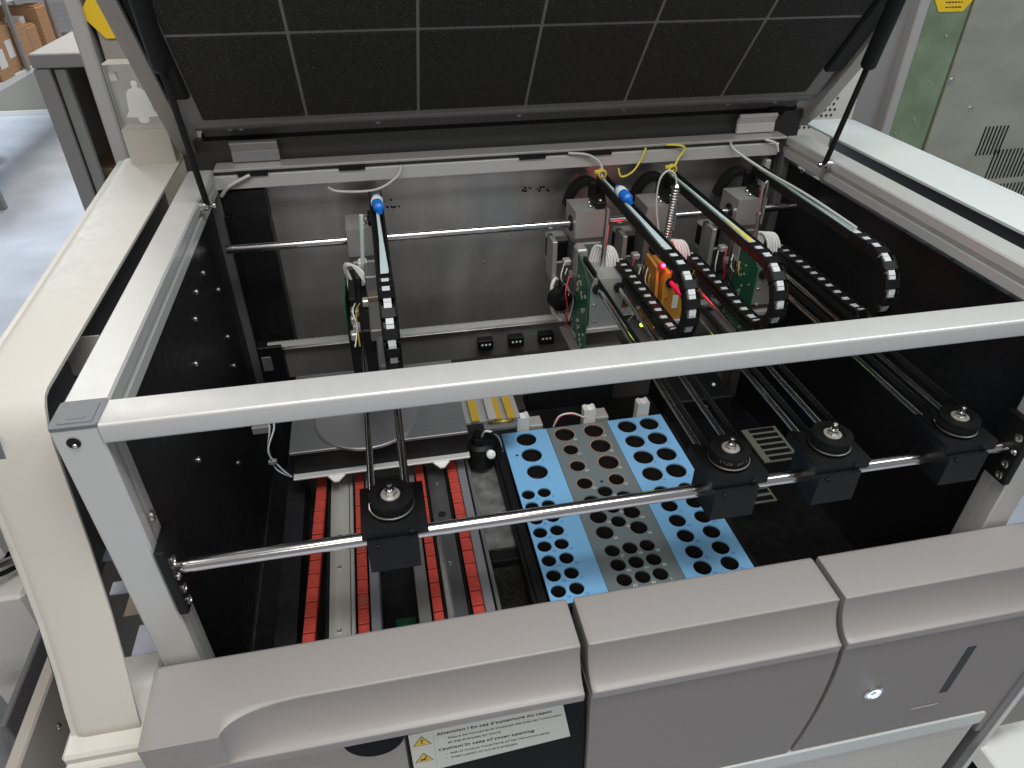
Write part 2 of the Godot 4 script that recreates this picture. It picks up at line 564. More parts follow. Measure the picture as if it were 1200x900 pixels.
func housing(pr: Array, x0: float, wide: float) -> SurfaceTool:     # the housing's profile with a rounded outer edge
	var s := ms()
	var c := Vector2.ZERO
	var n := pr.size()
	var widen := 0.5 if wide < 0 else 0.0
	var lay := [[0.0, 0.0], [0.80, 0.0], [0.90, 0.002], [0.97, 0.007], [1.0, 0.016]]
	var inset := func(i: int, d: float) -> Vector2:
		var a: Vector2 = pr[(i + n - 1) % n]
		var b: Vector2 = pr[(i + 1) % n]
		var t := (b - a).normalized()
		return pr[i] + Vector2(-t.y, t.x) * d * -1.0 if i < 13 else pr[i]
	for k in lay.size() - 1:
		for i in n:
			var j := (i + 1) % n
			var p := []
			for q in [[i, k], [j, k], [j, k + 1], [i, k + 1]]:
				var v: Vector2 = inset.call(q[0], lay[q[1]][1])
				var far: float = lay[q[1]][0]
				var taper := 1.0 + widen * smoothstep(0.03, 0.26, -v.x)
				p.append(Vector3(x0 + wide * far * taper, v.y, v.x))
			var e: Vector2 = pr[j] - pr[i]
			var nr := Vector3(0, -e.x, e.y)     # provisional outward side
			var out := Vector3(signf(wide) * 0.0, e.x, -e.y) if true else nr
			quad(s, p[0], p[1], p[2], p[3], p[0] - out.normalized() * 5.0, 2 if i < 13 else 40 + i)
	var pv := PackedVector2Array(pr)
	var ix := Geometry2D.triangulate_polygon(pv)
	for cap in 2:
		for i in range(0, ix.size(), 3):
			var q := []
			for k in 3:
				var v: Vector2 = pr[ix[i + k]] if cap == 0 else inset.call(ix[i + k], 0.016)
				q.append(Vector3(x0 if cap == 0 else x0 + wide * (1.0 + widen * smoothstep(0.03, 0.26, -v.x)), v.y, v.x))
			tri(s, q[0], q[1], q[2], q[0] + Vector3(wide if cap == 0 else -wide, 0, 0))
	return s

func build_interior() -> void:
	var X := Vector3.RIGHT
	# walls and floor of the well
	var wall := bpart(machine, "rear_wall", Vector3(W / 2, -0.40, -0.832), Vector3(W - 0.002, 0.72, 0.004), M.steel, 0.0, "brushed stainless steel rear wall")
	for q in [Vector2(-0.18, 0.27), Vector2(-0.13, 0.255), Vector2(-0.10, 0.20), Vector2(-0.04, 0.25), Vector2(-0.07, 0.17), Vector2(0.37, 0.22), Vector2(0.2, 0.13)]:
		screw(wall, Vector3(q.x, q.y - 0.03, 0.002), Vector3.BACK, M.zinc, "pan", 0.6)
	# dark scuffs on the wall and a small three-part mark
	for q in [[0.04, 0.305, 0.03, 0.006], [0.075, 0.298, 0.022, 0.012], [0.02, 0.30, 0.012, 0.004], [-0.28, 0.30, 0.02, 0.005], [-0.26, 0.285, 0.03, 0.003]]:
		var sc := ms()
		for k in 9:
			var a := rng.randf() * TAU
			lathe(sc, Vector3(q[0] + cos(a) * q[2] * rng.randf(), q[1] + sin(a) * q[3] * rng.randf(), 0.002), Vector3.BACK, [Vector2(rng.randf_range(0.001, 0.003), 0.0), Vector2(0.0, 0.0003)], 8)
		var scuff := put(wall, "scuff_marks", sc, M.rubber)
		scuff.set_meta("kind", "stuff")
	var mk := ms()
	for q in [Vector2(-0.006, 0.004), Vector2(-0.006, -0.004), Vector2(0.006, 0.0)]:
		box(mk, Vector3(0.13 + q.x * 0.6, 0.278 + q.y, 0.0024), Vector3(0.003, 0.006 if q.x < 0 else 0.014, 0.001))
	put(wall, "vent_mark", mk, M.rubber)
	bpart(machine, "rear_beam", Vector3(W / 2 - 0.012, -0.0265, -0.782), Vector3(1.17, 0.026, 0.008), M.frame, 0.001)
	bpart(machine, "cable_slot", Vector3(0.30, -0.0105, -0.7765), Vector3(0.05, 0.010, 0.004), M.rubber, 0.0)
	for x in [0.115, 0.80, 0.66]:
		bpart(machine, "cable_slot", Vector3(x, -0.0105, -0.7765), Vector3(0.055, 0.010, 0.004), M.rubber, 0.0)
	for side in 2:
		var x: float = 0.0245 if side == 0 else W - 0.0245
		var w := bpart(machine, "side_wall", Vector3(x, -0.43, -0.41), Vector3(0.004, 0.74, 0.76), M.black_wall, 0.0)
		if side == 0:
			for q in [Vector2(0.31, 0.14), Vector2(0.285, 0.10), Vector2(0.24, 0.045), Vector2(0.20, -0.005), Vector2(0.31, 0.20), Vector2(0.145, -0.06), Vector2(0.13, 0.06), Vector2(0.05, 0.14), Vector2(0.035, 0.14), Vector2(0.09, 0.23), Vector2(0.24, 0.26), Vector2(-0.02, 0.20), Vector2(0.15, 0.24), Vector2(-0.03, 0.10)]:
				screw(w, Vector3(0.002, q.x, -q.y * 1.2 + 0.06), X, M.zinc, "pan", 1.25)
		else:
			for q in [Vector2(0.37, -0.315), Vector2(0.29, -0.31), Vector2(0.2, -0.22)]:
				screw(w, Vector3(-0.002, q.x, q.y), -X, M.zinc, "countersunk", 0.7)
	bpart(machine, "well_floor", Vector3(W / 2, -0.70, -0.40), Vector3(W - 0.06, 0.01, 0.86), M.black_wall, 0.0)
	bpart(machine, "front_wall", Vector3(W / 2, -0.56, 0.0), Vector3(W - 0.10, 0.30, 0.006), M.black_wall, 0.0)
	# rear uprights and the rail with the toothed belt
	bpart(machine, "upright", Vector3(0.086, -0.395, -0.806), Vector3(0.082, 0.70, 0.045), M.black_wall, 0.002)  # upright widened into a black panel for the shade in this corner
	bpart(machine, "upright", Vector3(0.052, -0.43, -0.776), Vector3(0.012, 0.68, 0.006), M.black, 0.001)
	bpart(machine, "upright", Vector3(W - 0.075, -0.3, -0.79), Vector3(0.012, 0.5, 0.02), M.frame, 0.002)
	bpart(machine, "rail_mount", Vector3(0.085, -0.40, -0.715), Vector3(0.05, 0.10, 0.03), M.black, 0.002)
	bpart(machine, "rail_plate", Vector3(0.075, -0.39, -0.70), Vector3(0.02, 0.035, 0.004), M.hood_grey, 0.001)
	bpart(machine, "rear_rail", Vector3(W / 2, -0.41, -0.735), Vector3(W - 0.13, 0.075, 0.02), M.steel, 0.001)
	var b := ms()
	var pts := []
	var n := 230
	pts.append(Vector2(0, 0))
	for i in n:
		var x := i * 0.0048
		pts.append(Vector2(x, 0.010)); pts.append(Vector2(x + 0.0022, 0.010)); pts.append(Vector2(x + 0.0028, 0.0125)); pts.append(Vector2(x + 0.0044, 0.0125))
	pts.append(Vector2(n * 0.0048, 0))
	prism(b, pts, Vector3(0.082, -0.357, -0.712), X, Vector3.UP, Vector3(0, 0, 0.004))
	put(machine, "toothed_belt", b, M.white_cable)
	for x in [0.615, 0.685, 0.545]:
		var c := bpart(machine, "connector", Vector3(x, -0.405, -0.715), Vector3(0.034, 0.026, 0.02), M.black, 0.001)
		for k in 3:
			var d := ms()
			lathe(d, Vector3((k - 1) * 0.0085, 0.002, 0.0102), Vector3.BACK, [Vector2(0.0026, 0), Vector2(0.0022, 0.0012), Vector2(0, 0.0016)], 10)
			put(c, "pin", d, M.white_blue)
	bpart(machine, "green_board", Vector3(0.69, -0.44, -0.64), Vector3(0.05, 0.003, 0.04), M.pcb, 0.0)
	# stainless deck plate with its disc, dark apron and light strip
	var deck := bpart(machine, "deck_plate", Vector3(0.30, -0.336, -0.44), Vector3(0.30, 0.006, 0.23), M.steel_deck, 0.001, "brushed steel deck plate behind the rack lanes")
	var s := ms()
	lathe(s, Vector3(-0.02, 0.003, 0.042), Vector3.UP, [Vector2(0.09, 0.0), Vector2(0.09, 0.004), Vector2(0.088, 0.005), Vector2(0, 0.005)], 48)
	put(deck, "round_cover", s, M.disc)
	bpart(deck, "apron", Vector3(0, -0.026, 0.108), Vector3(0.30, 0.044, 0.008), M.black, 0.002)
	bpart(deck, "light_strip", Vector3(0, -0.049, 0.116), Vector3(0.302, 0.004, 0.016), M.frame, 0.001)
	for x in [-0.08, 0.10]:
		s = ms()
		prism(s, [Vector2(-0.019, 0), Vector2(0.019, 0), Vector2(0.004, 0.021), Vector2(-0.004, 0.021)], Vector3(x, -0.053, 0.117), X, Vector3.BACK, Vector3(0, 0.003, 0))
		put(deck, "guide_tip", s, M.white)
	for x in [0.168, 0.198, 0.208, 0.232]:
		bpart(deck, "gold_strip", Vector3(x, 0.004 - (x - 0.15) * 0.04, 0.03), Vector3(0.014, 0.003, 0.12), M.gold if x != 0.198 else M.edge_grey, 0.0)
	bpart(machine, "plate_stack", Vector3(0.50, -0.345, -0.43), Vector3(0.10, 0.006, 0.14), M.mat_grey, 0.001)
	bpart(machine, "plate_stack", Vector3(0.60, -0.36, -0.50), Vector3(0.06, 0.05, 0.04), M.edge_grey, 0.001)
	s = ms()
	prism(s, rounded(-0.03, -0.02, 0.03, 0.02, 0.006), Vector3(0.512, -0.352, -0.365), X, Vector3(0, -0.2, 1).normalized(), Vector3(0, 0.005, 0))
	var br := put(machine, "slotted_bracket", s, M.hood_grey)
	s = ms()
	prism(s, rounded(-0.015, -0.006, 0.022, 0.008, 0.004), Vector3(0.512, -0.3465, -0.365), X, Vector3(0, -0.2, 1).normalized(), Vector3(0, 0.001, 0))
	put(br, "slot_label", s, M.yellow)
	# dark motor and hoses beside the deck
	s = ms()
	lathe(s, Vector3(0.475, -0.43, -0.35), Vector3.UP, [Vector2(0, 0), Vector2(0.024, 0), Vector2(0.024, 0.045), Vector2(0.016, 0.05), Vector2(0.016, 0.062), Vector2(0, 0.064)], 20)
	var mo := put(machine, "pump", s, M.black)
	s = ms()
	lathe(s, Vector3(0.488, -0.39, -0.324), Vector3(0.2, 0.5, 1), [Vector2(0.008, 0), Vector2(0.008, 0.006), Vector2(0.004, 0.008), Vector2(0, 0.008)], 12)
	put(mo, "pump_port", s, M.white)
	for k in 3:
		s = ms()
		tube(s, curve([Vector3(0.462 + k * 0.014, -0.375, -0.35), Vector3(0.47 + k * 0.012, -0.345, -0.34 + k * 0.006), Vector3(0.50 + k * 0.004, -0.36, -0.335), Vector3(0.515, -0.41, -0.35)]), 0.0022, 8)
		put(mo, "hose", s, [M.black, M.pale_tube, M.rubber][k])
	# sensor bracket on the left wall
	var sn := bpart(machine, "sensor_bracket", Vector3(0.118, -0.36, -0.42), Vector3(0.02, 0.13, 0.05), M.black, 0.002)
	bpart(sn, "plug", Vector3(-0.012, 0.04, 0.035), Vector3(0.034, 0.014, 0.012), M.cabinet_grey, 0.001)
	for k in 3:
		s = ms()
		tube(s, curve([Vector3(-0.006 + k * 0.005, 0.075, 0.03), Vector3(0.0 + k * 0.004, 0.045, 0.04), Vector3(-0.008, 0.005, 0.05 + k * 0.003), Vector3(-0.004 + k * 0.004, -0.04, 0.05), Vector3(0.02, -0.06, 0.055)]), 0.0016, 6)
		put(sn, "wire", s, M.white_blue if k != 1 else M.black)
	bpart(sn, "clip", Vector3(-0.006, -0.022, 0.052), Vector3(0.014, 0.008, 0.008), M.cabinet_grey, 0.001)
	# beige grid plates on the dark right-hand floor
	for q in [[1.055, -0.47, -0.335, 0.075, 0.10], [0.965, -0.47, -0.205, 0.05, 0.035], [1.12, -0.47, -0.20, 0.03, 0.03]]:
		var pl := bpart(machine, "grid_plate", Vector3(q[0], q[1], q[2]), Vector3(q[3], 0.003, q[4]), M.grid, 0.0)
		var rows := 6 if q[4] > 0.05 else 2
		for r in rows:
			bpart(pl, "opening", Vector3(0.003, 0.0018, (r + 0.5) * q[4] / rows - q[4] / 2), Vector3(q[3] * 0.72, 0.001, q[4] / rows * 0.62), M.black, 0.0)
	for q in [[0.915, -0.39, -0.42, "led_red"], [0.90, -0.37, -0.44, "white"], [0.955, -0.37, -0.42, "white"], [0.93, -0.40, -0.39, "hood_grey"]]:
		s = ms()
		lathe(s, Vector3(q[0], q[1], q[2]), Vector3(0, 1, 0.6), [Vector2(0, -0.002), Vector2(0.0035, 0), Vector2(0.0035, 0.002), Vector2(0, 0.003)], 10)
		put(machine, "indicator_light" if q[3] == "led_red" else "bolt", s, M.white if q[3] == "led_red" else M[q[3]])
	bpart(machine, "dark_carriage", Vector3(0.93, -0.42, -0.46), Vector3(0.14, 0.05, 0.10), M.black, 0.003)
	bpart(machine, "dark_carriage", Vector3(0.68, -0.40, -0.50), Vector3(0.18, 0.06, 0.04), M.black, 0.002)

func build_hood() -> void:
	var a := deg_to_rad(52.5)
	var V := Vector3(0, sin(a), cos(a))          # up along the raised hood
	var N := Vector3(0, -cos(a), sin(a))         # out of its underside, towards the front
	var X := Vector3.RIGHT
	var B := Basis(X, V, N)
	var hood := Node3D.new()
	hood.name = "hood"
	hood.position = Vector3(0, 0.03, -0.83)
	hood.set_meta("label", "raised hood lined with black speckled foam panels")
	machine.add_child(hood)
	var top := 0.72
	var s := ms()
	box(s, B * Vector3(W / 2, top / 2 + 0.03, -0.045), Vector3(W + 0.04, top, 0.03), 0.01, B)
	put(hood, "hood_shell", s, M.hood_rim)
	s = ms()
	box(s, B * Vector3(0.646, top / 2 + 0.064, -0.0002), Vector3(1.262, top, 0.006), 0.0, B)
	put(hood, "seam_backing", s, M.foam_seam)
	var xs := [0.046, 0.231, 0.437, 0.645, 0.848, 1.055, 1.246]
	var vs := [0.074, 0.273, 0.476, 0.68]
	for r in 3:
		for k in 6:
			s = ms()
			box(s, Vector3.ZERO, Vector3(xs[k + 1] - xs[k] - 0.0045, vs[r + 1] - vs[r] - 0.0045, 0.012), 0.002)
			var t := put(hood, "foam_panel", s, M.foam, B * Vector3((xs[k] + xs[k + 1]) / 2, (vs[r] + vs[r + 1]) / 2, -0.0015))
			t.basis = B
	# rounded bar along the lower edge, hinge channel, hinge plates
	s = ms()
	tube(s, [B * Vector3(0.03, 0.058, -0.004), B * Vector3(1.262, 0.058, -0.004)], 0.0115, 16)
	put(hood, "edge_bar", s, M.hood_grey)
	s = ms()
	box(s, B * Vector3(0.646, 0.031, -0.016), Vector3(1.225, 0.044, 0.012), 0.002, B)
	put(hood, "hinge_channel", s, M.hood_grey)
	s = ms()
	box(s, B * Vector3(0.646, -0.012, -0.015), Vector3(1.235, 0.052, 0.012), 0.001, B)
	put(hood, "gasket", s, M.rubber)
	for q in [Vector2(0.085, 0.036), Vector2(0.36, 0.034), Vector2(0.64, 0.034), Vector2(0.86, 0.036), Vector2(1.09, 0.036), Vector2(0.105, 0.035)]:
		screw(hood, B * Vector3(q.x, q.y, -0.0098), N, M.white_blue, "pan", 1.1)
	screw(hood, B * Vector3(1.20, 0.036, -0.0098), N, M.white_blue, "countersunk", 0.9)
	for x in [0.122, 1.165]:
		s = ms()
		box(s, Vector3(x, 0.0, 0.016), Vector3(0.088, 0.022, 0.008), 0.001, Basis(X, 0.5))
		box(s, Vector3(x, -0.0195, 0.0135), Vector3(0.088, 0.020, 0.008), 0.001, Basis(X, -0.12))
		put(hood, "hinge", s, M.disc if x < 0.5 else M.frame)
	s = ms()
	box(s, B * Vector3(1.215, 0.006, -0.008), Vector3(0.04, 0.022, 0.012), 0.002, B)
	put(hood, "latch_pocket", s, M.rubber)
	# side skirts
	for side in 2:
		var pr := [Vector2(-0.055, 0.02), Vector2(-0.04, 0.03), Vector2(0.02, 0.045), Vector2(0.16, 0.05), Vector2(top + 0.03, 0.05), Vector2(top + 0.03, -0.055), Vector2(0.02, -0.055), Vector2(-0.045, 0.0)]
		var x0 := -0.015 if side == 0 else W - 0.015
		s = ms()
		prism(s, pr, Vector3(x0 if side == 0 else x0 + 0.03, 0, 0) + B * Vector3(0, 0, -0.03), V, N, Vector3(0.026 if side == 0 else 0.028, 0, 0))
		put(hood, "side_skirt", s, M.hood_rim)
		s = ms()
		box(s, B * Vector3(0.029 if side == 0 else W - 0.008, top / 2 + 0.09, 0.002), Vector3(0.034, top - 0.1, 0.022), 0.004, B)
		put(hood, "edge_seal", s, M.rubber)
	# gas struts
	for side in 2:
		var foot := Vector3(0.058 if side == 0 else W - 0.058, -0.008, -0.612)
		var head := Vector3(0.066 if side == 0 else W - 0.082, 0.40, -0.478)
		var d := (head - foot).normalized()
		s = ms()
		tube(s, [foot, foot + d * (0.21 if side == 1 else 0.26)], 0.0052, 14)
		var st := put(machine, "gas_strut", s, M.rubber)
		s = ms()
		lathe(s, foot + d * (0.20 if side == 1 else 0.24), d, [Vector2(0, 0), Vector2(0.0115, 0), Vector2(0.0135, 0.004), Vector2(0.0135, 0.24), Vector2(0, 0.242)], 18)
		put(st, "cylinder", s, M.black)
		s = ms()
		var out := -X if side == 0 else X
		lathe(s, foot - out * 0.014, out, [Vector2(0, 0), Vector2(0.004, 0.0005), Vector2(0.0055, 0.004), Vector2(0.004, 0.008), Vector2(0.0035, 0.010), Vector2(0.007, 0.0125), Vector2(0.0085, 0.017), Vector2(0.0085, 0.026), Vector2(0.004, 0.028), Vector2(0, 0.028)], 18)
		put(st, "ball_stud", s, M.chrome)

func cover_section(w: float) -> Array:    # (z, y) from the rear edge over the top and down the lip; w: how deep the grip is scooped
	var n := 14
	var zr := lerpf(0.1155, 0.083, w)
	var out := [Vector2(0.0045, -0.45), Vector2(0.0045, -0.390), Vector2(0.006, -0.3865), Vector2(0.010, -0.385), Vector2(minf(0.080, zr - 0.002), -0.3868), Vector2(zr - 0.0008, lerpf(-0.3885, -0.3872, w))]
	for i in n + 1:
		var u := float(i) / n * PI / 2
		out.append(Vector2(zr + (0.1165 - zr) * (0.9 * (1.0 - cos(u)) + 0.1 * i / n), -0.3885 - 0.0575 * (0.9 * sin(u) + 0.1 * i / n)))
	out.append(Vector2(0.1172, -0.4475))
	out.append(Vector2(0.1165, -0.4605))
	out.append(Vector2(0.108, -0.4605))
	return out

func cover(x0: float, x1: float, scoop_from: float, scoop_to: float) -> SurfaceTool:
	var s := ms()
	var xs := [x0, x0 + 0.002]
	var n := 44
	for i in range(1, n):
		xs.append(lerpf(x0 + 0.002, x1 - 0.002, float(i) / n))
	for k in 14:
		for at in [scoop_from + 0.095 * (k / 13.0) ** 2, scoop_to - 0.095 * (k / 13.0) ** 2]:
			if at > x0 + 0.003 and at < x1 - 0.003:
				xs.append(at)
	xs.append(x1 - 0.002); xs.append(x1)
	xs.sort()
	var secs := []
	for x in xs:
		var w := 1.0
		for d in [(x - scoop_from) / 0.095, (scoop_to - x) / 0.095]:
			var c: float = clampf(d, 0.0, 1.0)
			w = minf(w, sqrt(1.0 - (1.0 - c) * (1.0 - c)))
		var sec := cover_section(w)
		if x == x0 or x == x1:
			for i in sec.size():
				sec[i] = Vector2(sec[i].x - (0.0015 if i > 5 else -0.0015 if i < 3 else 0.0), sec[i].y - (0.0015 if i < sec.size() - 2 else 0.0))
		secs.append(sec)
	var m: int = secs[0].size()
	for i in xs.size() - 1:
		for k in m - 1:
			var p := []
			for q in [[i, k], [i + 1, k], [i + 1, k + 1], [i, k + 1]]:
				p.append(Vector3(xs[q[0]], secs[q[0]][q[1]].y, secs[q[0]][q[1]].x))
			var g := 1 if k < 6 else (2 if k < m - 4 else (3 if k < m - 3 else 50 + k))
			quad(s, p[0], p[1], p[2], p[3], Vector3((xs[i] + xs[i + 1]) / 2, -0.60, -0.06) if k > 0 else Vector3(xs[i], -0.42, 0.5), g)
	for e in [0, xs.size() - 1]:
		var pv := PackedVector2Array(secs[e])
		var ix := Geometry2D.triangulate_polygon(pv)
		for i in range(0, ix.size(), 3):
			var q := []
			for k in 3:
				q.append(Vector3(xs[e], pv[ix[i + k]].y, pv[ix[i + k]].x))
			tri(s, q[0], q[1], q[2], q[0] + Vector3(1 if e == 0 else -1, 0, 0))
	return s

func build_covers() -> void:
	var X := Vector3.RIGHT
	var Y := Vector3.UP
	var Z := Vector3.BACK
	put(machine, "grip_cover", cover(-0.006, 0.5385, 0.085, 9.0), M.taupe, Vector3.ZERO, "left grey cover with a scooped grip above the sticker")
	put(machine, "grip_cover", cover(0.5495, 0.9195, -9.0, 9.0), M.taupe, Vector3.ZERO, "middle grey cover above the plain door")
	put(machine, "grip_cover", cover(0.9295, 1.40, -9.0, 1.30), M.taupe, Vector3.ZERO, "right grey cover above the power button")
	# door fronts under the covers
	var s := ms()
	var pr := [Vector2(0.549, -0.463), Vector2(0.922, -0.463)]
	for q in [[0.9262, -0.50], [0.9285, -0.54], [0.929, -0.58], [0.9275, -0.63], [0.922, -0.69], [0.913, -0.745], [0.905, -0.785], [0.893, -0.83]]:
		pr.append(Vector2(q[0], q[1]))
	pr.append(Vector2(0.562, -0.83))
	prism(s, pr, Vector3(0, 0, 0.03), X, Y, Z * 0.0825)
	put(machine, "front_door", s, M.taupe_shaded, Vector3.ZERO, "plain grey door, shaded in its colour, with a curved right edge")
	s = ms()
	pr = [Vector2(1.42, -0.463), Vector2(0.930, -0.463)]
	for q in [[0.9342, -0.50], [0.9365, -0.54], [0.937, -0.58], [0.9355, -0.63], [0.930, -0.69], [0.921, -0.748]]:
		pr.append(Vector2(q[0], q[1]))
	pr.append_array([Vector2(1.25, -0.752), Vector2(1.30, -0.758), Vector2(1.31, -0.83), Vector2(1.42, -0.83)])
	prism(s, pr, Vector3(0, 0, 0.03), X, Y, Z * 0.0825)
	var door := put(machine, "front_door", s, M.taupe_shaded, Vector3.ZERO, "grey door, shaded in its colour, with power button and card slot")
	# the power button: steel collar and a lit ring
	s = ms()
	lathe(s, Vector3(1.024, -0.606, 0.1122), Z, [Vector2(0.0155, 0), Vector2(0.0155, 0.003), Vector2(0.0135, 0.005), Vector2(0.0125, 0.005), Vector2(0.0115, 0.0025), Vector2(0, 0.0025)], 30)
	var bt := put(door, "power_button", s, M.chrome)
	s = ms()
	lathe(s, Vector3(1.024, -0.606, 0.1148), Z, [Vector2(0.0105, 0), Vector2(0.0105, 0.0012), Vector2(0.0078, 0.0012), Vector2(0.0078, 0.0)], 30)
	put(door, "glow_ring_light", s, M.led_white)
	bpart(bt, "button_face", Vector3(1.024, -0.606, 0.1149), Vector3(0.010, 0.010, 0.0006), M.edge_grey, 0.0)
	var ol := OmniLight3D.new()
	ol.name = "power_button_lamp"
	ol.light_energy = 0.00012
	ol.light_color = Color(0.85, 0.93, 1.0)
	ol.light_size = 0.008
	ol.omni_range = 4.0
	ol.omni_attenuation = 2.0
	ol.shadow_enabled = true
	ol.position = Vector3(1.024, -0.606, 0.125)
	add_child(ol)
	s = ms()
	prism(s, [Vector2(1.163, -0.528), Vector2(1.179, -0.528), Vector2(1.179, -0.655), Vector2(1.163, -0.655)], Vector3(0, 0, 0.1118), X, Y, Z * 0.0012)
	put(door, "card_slot", s, M.black)
	s = ms()
	box(s, Vector3(1.148, -0.689, 0.1136), Vector3(0.05, 0.0022, 0.0012))
	put(door, "thin_line", s, M.edge_grey)
	# ledge below the doors and the cream body under it
	s = ms()
	prism(s, rounded(0.40, -0.79, 1.299, -0.7545, 0.006), Vector3(0, 0, 0.02), X, Y, Z * 0.096)
	put(machine, "white_ledge", s, M.pale)
	s = ms()
	box(s, Vector3(0.80, -1.0, 0.055), Vector3(1.0, 0.42, 0.11), 0.003)
	put(machine, "lower_body", s, M.cream)
	# left front: steel strip, black handle, black panel and the warning sticker
	bpart(machine, "steel_strip", Vector3(0.146, -0.545, 0.06), Vector3(0.302, 0.16, 0.086), M.back_panel, 0.002)
	s = ms()
	pr = [Vector2(0.2975, -0.4625), Vector2(0.541, -0.4625), Vector2(0.5445, -0.50), Vector2(0.551, -0.60), Vector2(0.555, -0.72), Vector2(0.2975, -0.72)]
	prism(s, pr, Vector3(0, 0, 0.03), X, Y, Z * 0.075)
	var bp := put(machine, "black_front_panel", s, M.black_gloss)
	s = ms()
	pr = []
	for i in 21:
		var t := PI * i / 20
		pr.append(Vector2(0.258 + 0.04 * cos(t), -0.4625 - 0.047 * sin(t)))
	prism(s, pr, Vector3(0, 0, 0.1), X, Y, Z * 0.010, 40)
	var hd := put(machine, "round_handle", s, M.black_gloss)
	s = ms()
	pr = []
	for i in 21:
		var t := PI * i / 20
		pr.append(Vector2(0.258 + 0.032 * cos(t), -0.464 - 0.036 * sin(t)))
	prism(s, pr, Vector3(0, 0, 0.1095), X, Y, Z * 0.003, 40)
	put(hd, "handle_rim", s, M.black_gloss)
	s = ms()
	prism(s, [Vector2(0.301, -0.4825), Vector2(0.512, -0.4775), Vector2(0.5275, -0.5685), Vector2(0.302, -0.588)], Vector3(0, 0, 0.1045), X, Y, Z * 0.001)
	var st := put(machine, "warning_sticker", s, M.paper, Vector3.ZERO, "white bilingual caution sticker with two yellow warning triangles")
	var lines := [["Attention ! En cas d'ouverture du capot", 0.338, -0.4935, 0.0098, true], ["Risque de mouvements brusques des bras de l'instrument", 0.352, -0.5075, 0.0071, false], ["et des analyses en cours", 0.352, -0.5195, 0.0078, false], ["Caution! In case of cover opening", 0.338, -0.5345, 0.0098, true], ["-   Risk of module movements of the instrument parts", 0.347, -0.5485, 0.0072, false], ["-   Interruption of current analysis", 0.347, -0.5605, 0.0078, false]]
	var tilt := Basis(Z, 0.012)
	for l in lines:
		s = ms()
		write(s, l[0], l[3] * 0.86, Transform3D(tilt, Vector3(l[1], l[2], 0.10565)), l[4], false)
		put(st, "printed_line", s, M.ink)
	for y in [-0.51, -0.5535]:
		s = ms()
		prism(s, [Vector2(-0.013, -0.011), Vector2(0.013, -0.011), Vector2(0.0, 0.0125)], Vector3(0.3175, y + 0.007, 0.1053), X, Y, Z * 0.0003)
		put(st, "triangle_border", s, M.ink)
		s = ms()
		prism(s, [Vector2(-0.0112, -0.0098), Vector2(0.0112, -0.0098), Vector2(0.0, 0.0103)], Vector3(0.3175, y + 0.007, 0.1055), X, Y, Z * 0.0003)
		put(st, "triangle", s, M.sign_yellow)
		s = ms()
		if y > -0.53:
			prism(s, [Vector2(-0.0011, 0.0045), Vector2(0.0011, 0.0045), Vector2(0.0006, -0.0035), Vector2(-0.0006, -0.0035)], Vector3(0.3175, y + 0.007, 0.10575), X, Y, Z * 0.0003)
			box(s, Vector3(0.3175, y + 0.0012, 0.1059), Vector3(0.0018, 0.0018, 0.0004))
		else:
			prism(s, [Vector2(-0.006, -0.0065), Vector2(-0.0035, -0.002), Vector2(-0.001, -0.004), Vector2(0.003, 0.003), Vector2(0.0042, 0.002), Vector2(0.0012, -0.0055), Vector2(0.005, -0.0065)], Vector3(0.3175, y + 0.007, 0.10575), X, Y, Z * 0.0003)
		put(st, "warning_symbol", s, M.ink)
	bpart(st, "divider_line", Vector3(0.3335, -0.53, 0.1056), Vector3(0.0006, 0.09, 0.0003), M.edge_grey, 0.0)

# ------------------------------------------------------------------ gantry arms
func link_mesh() -> Mesh:
	if not mesh_of.has("link"):
		var s := ms()
		for x in [-0.0112, 0.0112]:
			box(s, Vector3(x, 0, 0), Vector3(0.0034, 0.0180, 0.0268), 0.0015)
		for y in [-0.0075, 0.0075]:
			box(s, Vector3(0, y, 0.005), Vector3(0.0200, 0.002, 0.0155), 0.0005)
		s.generate_normals()
		mesh_of.link = s.commit()
	return mesh_of.link

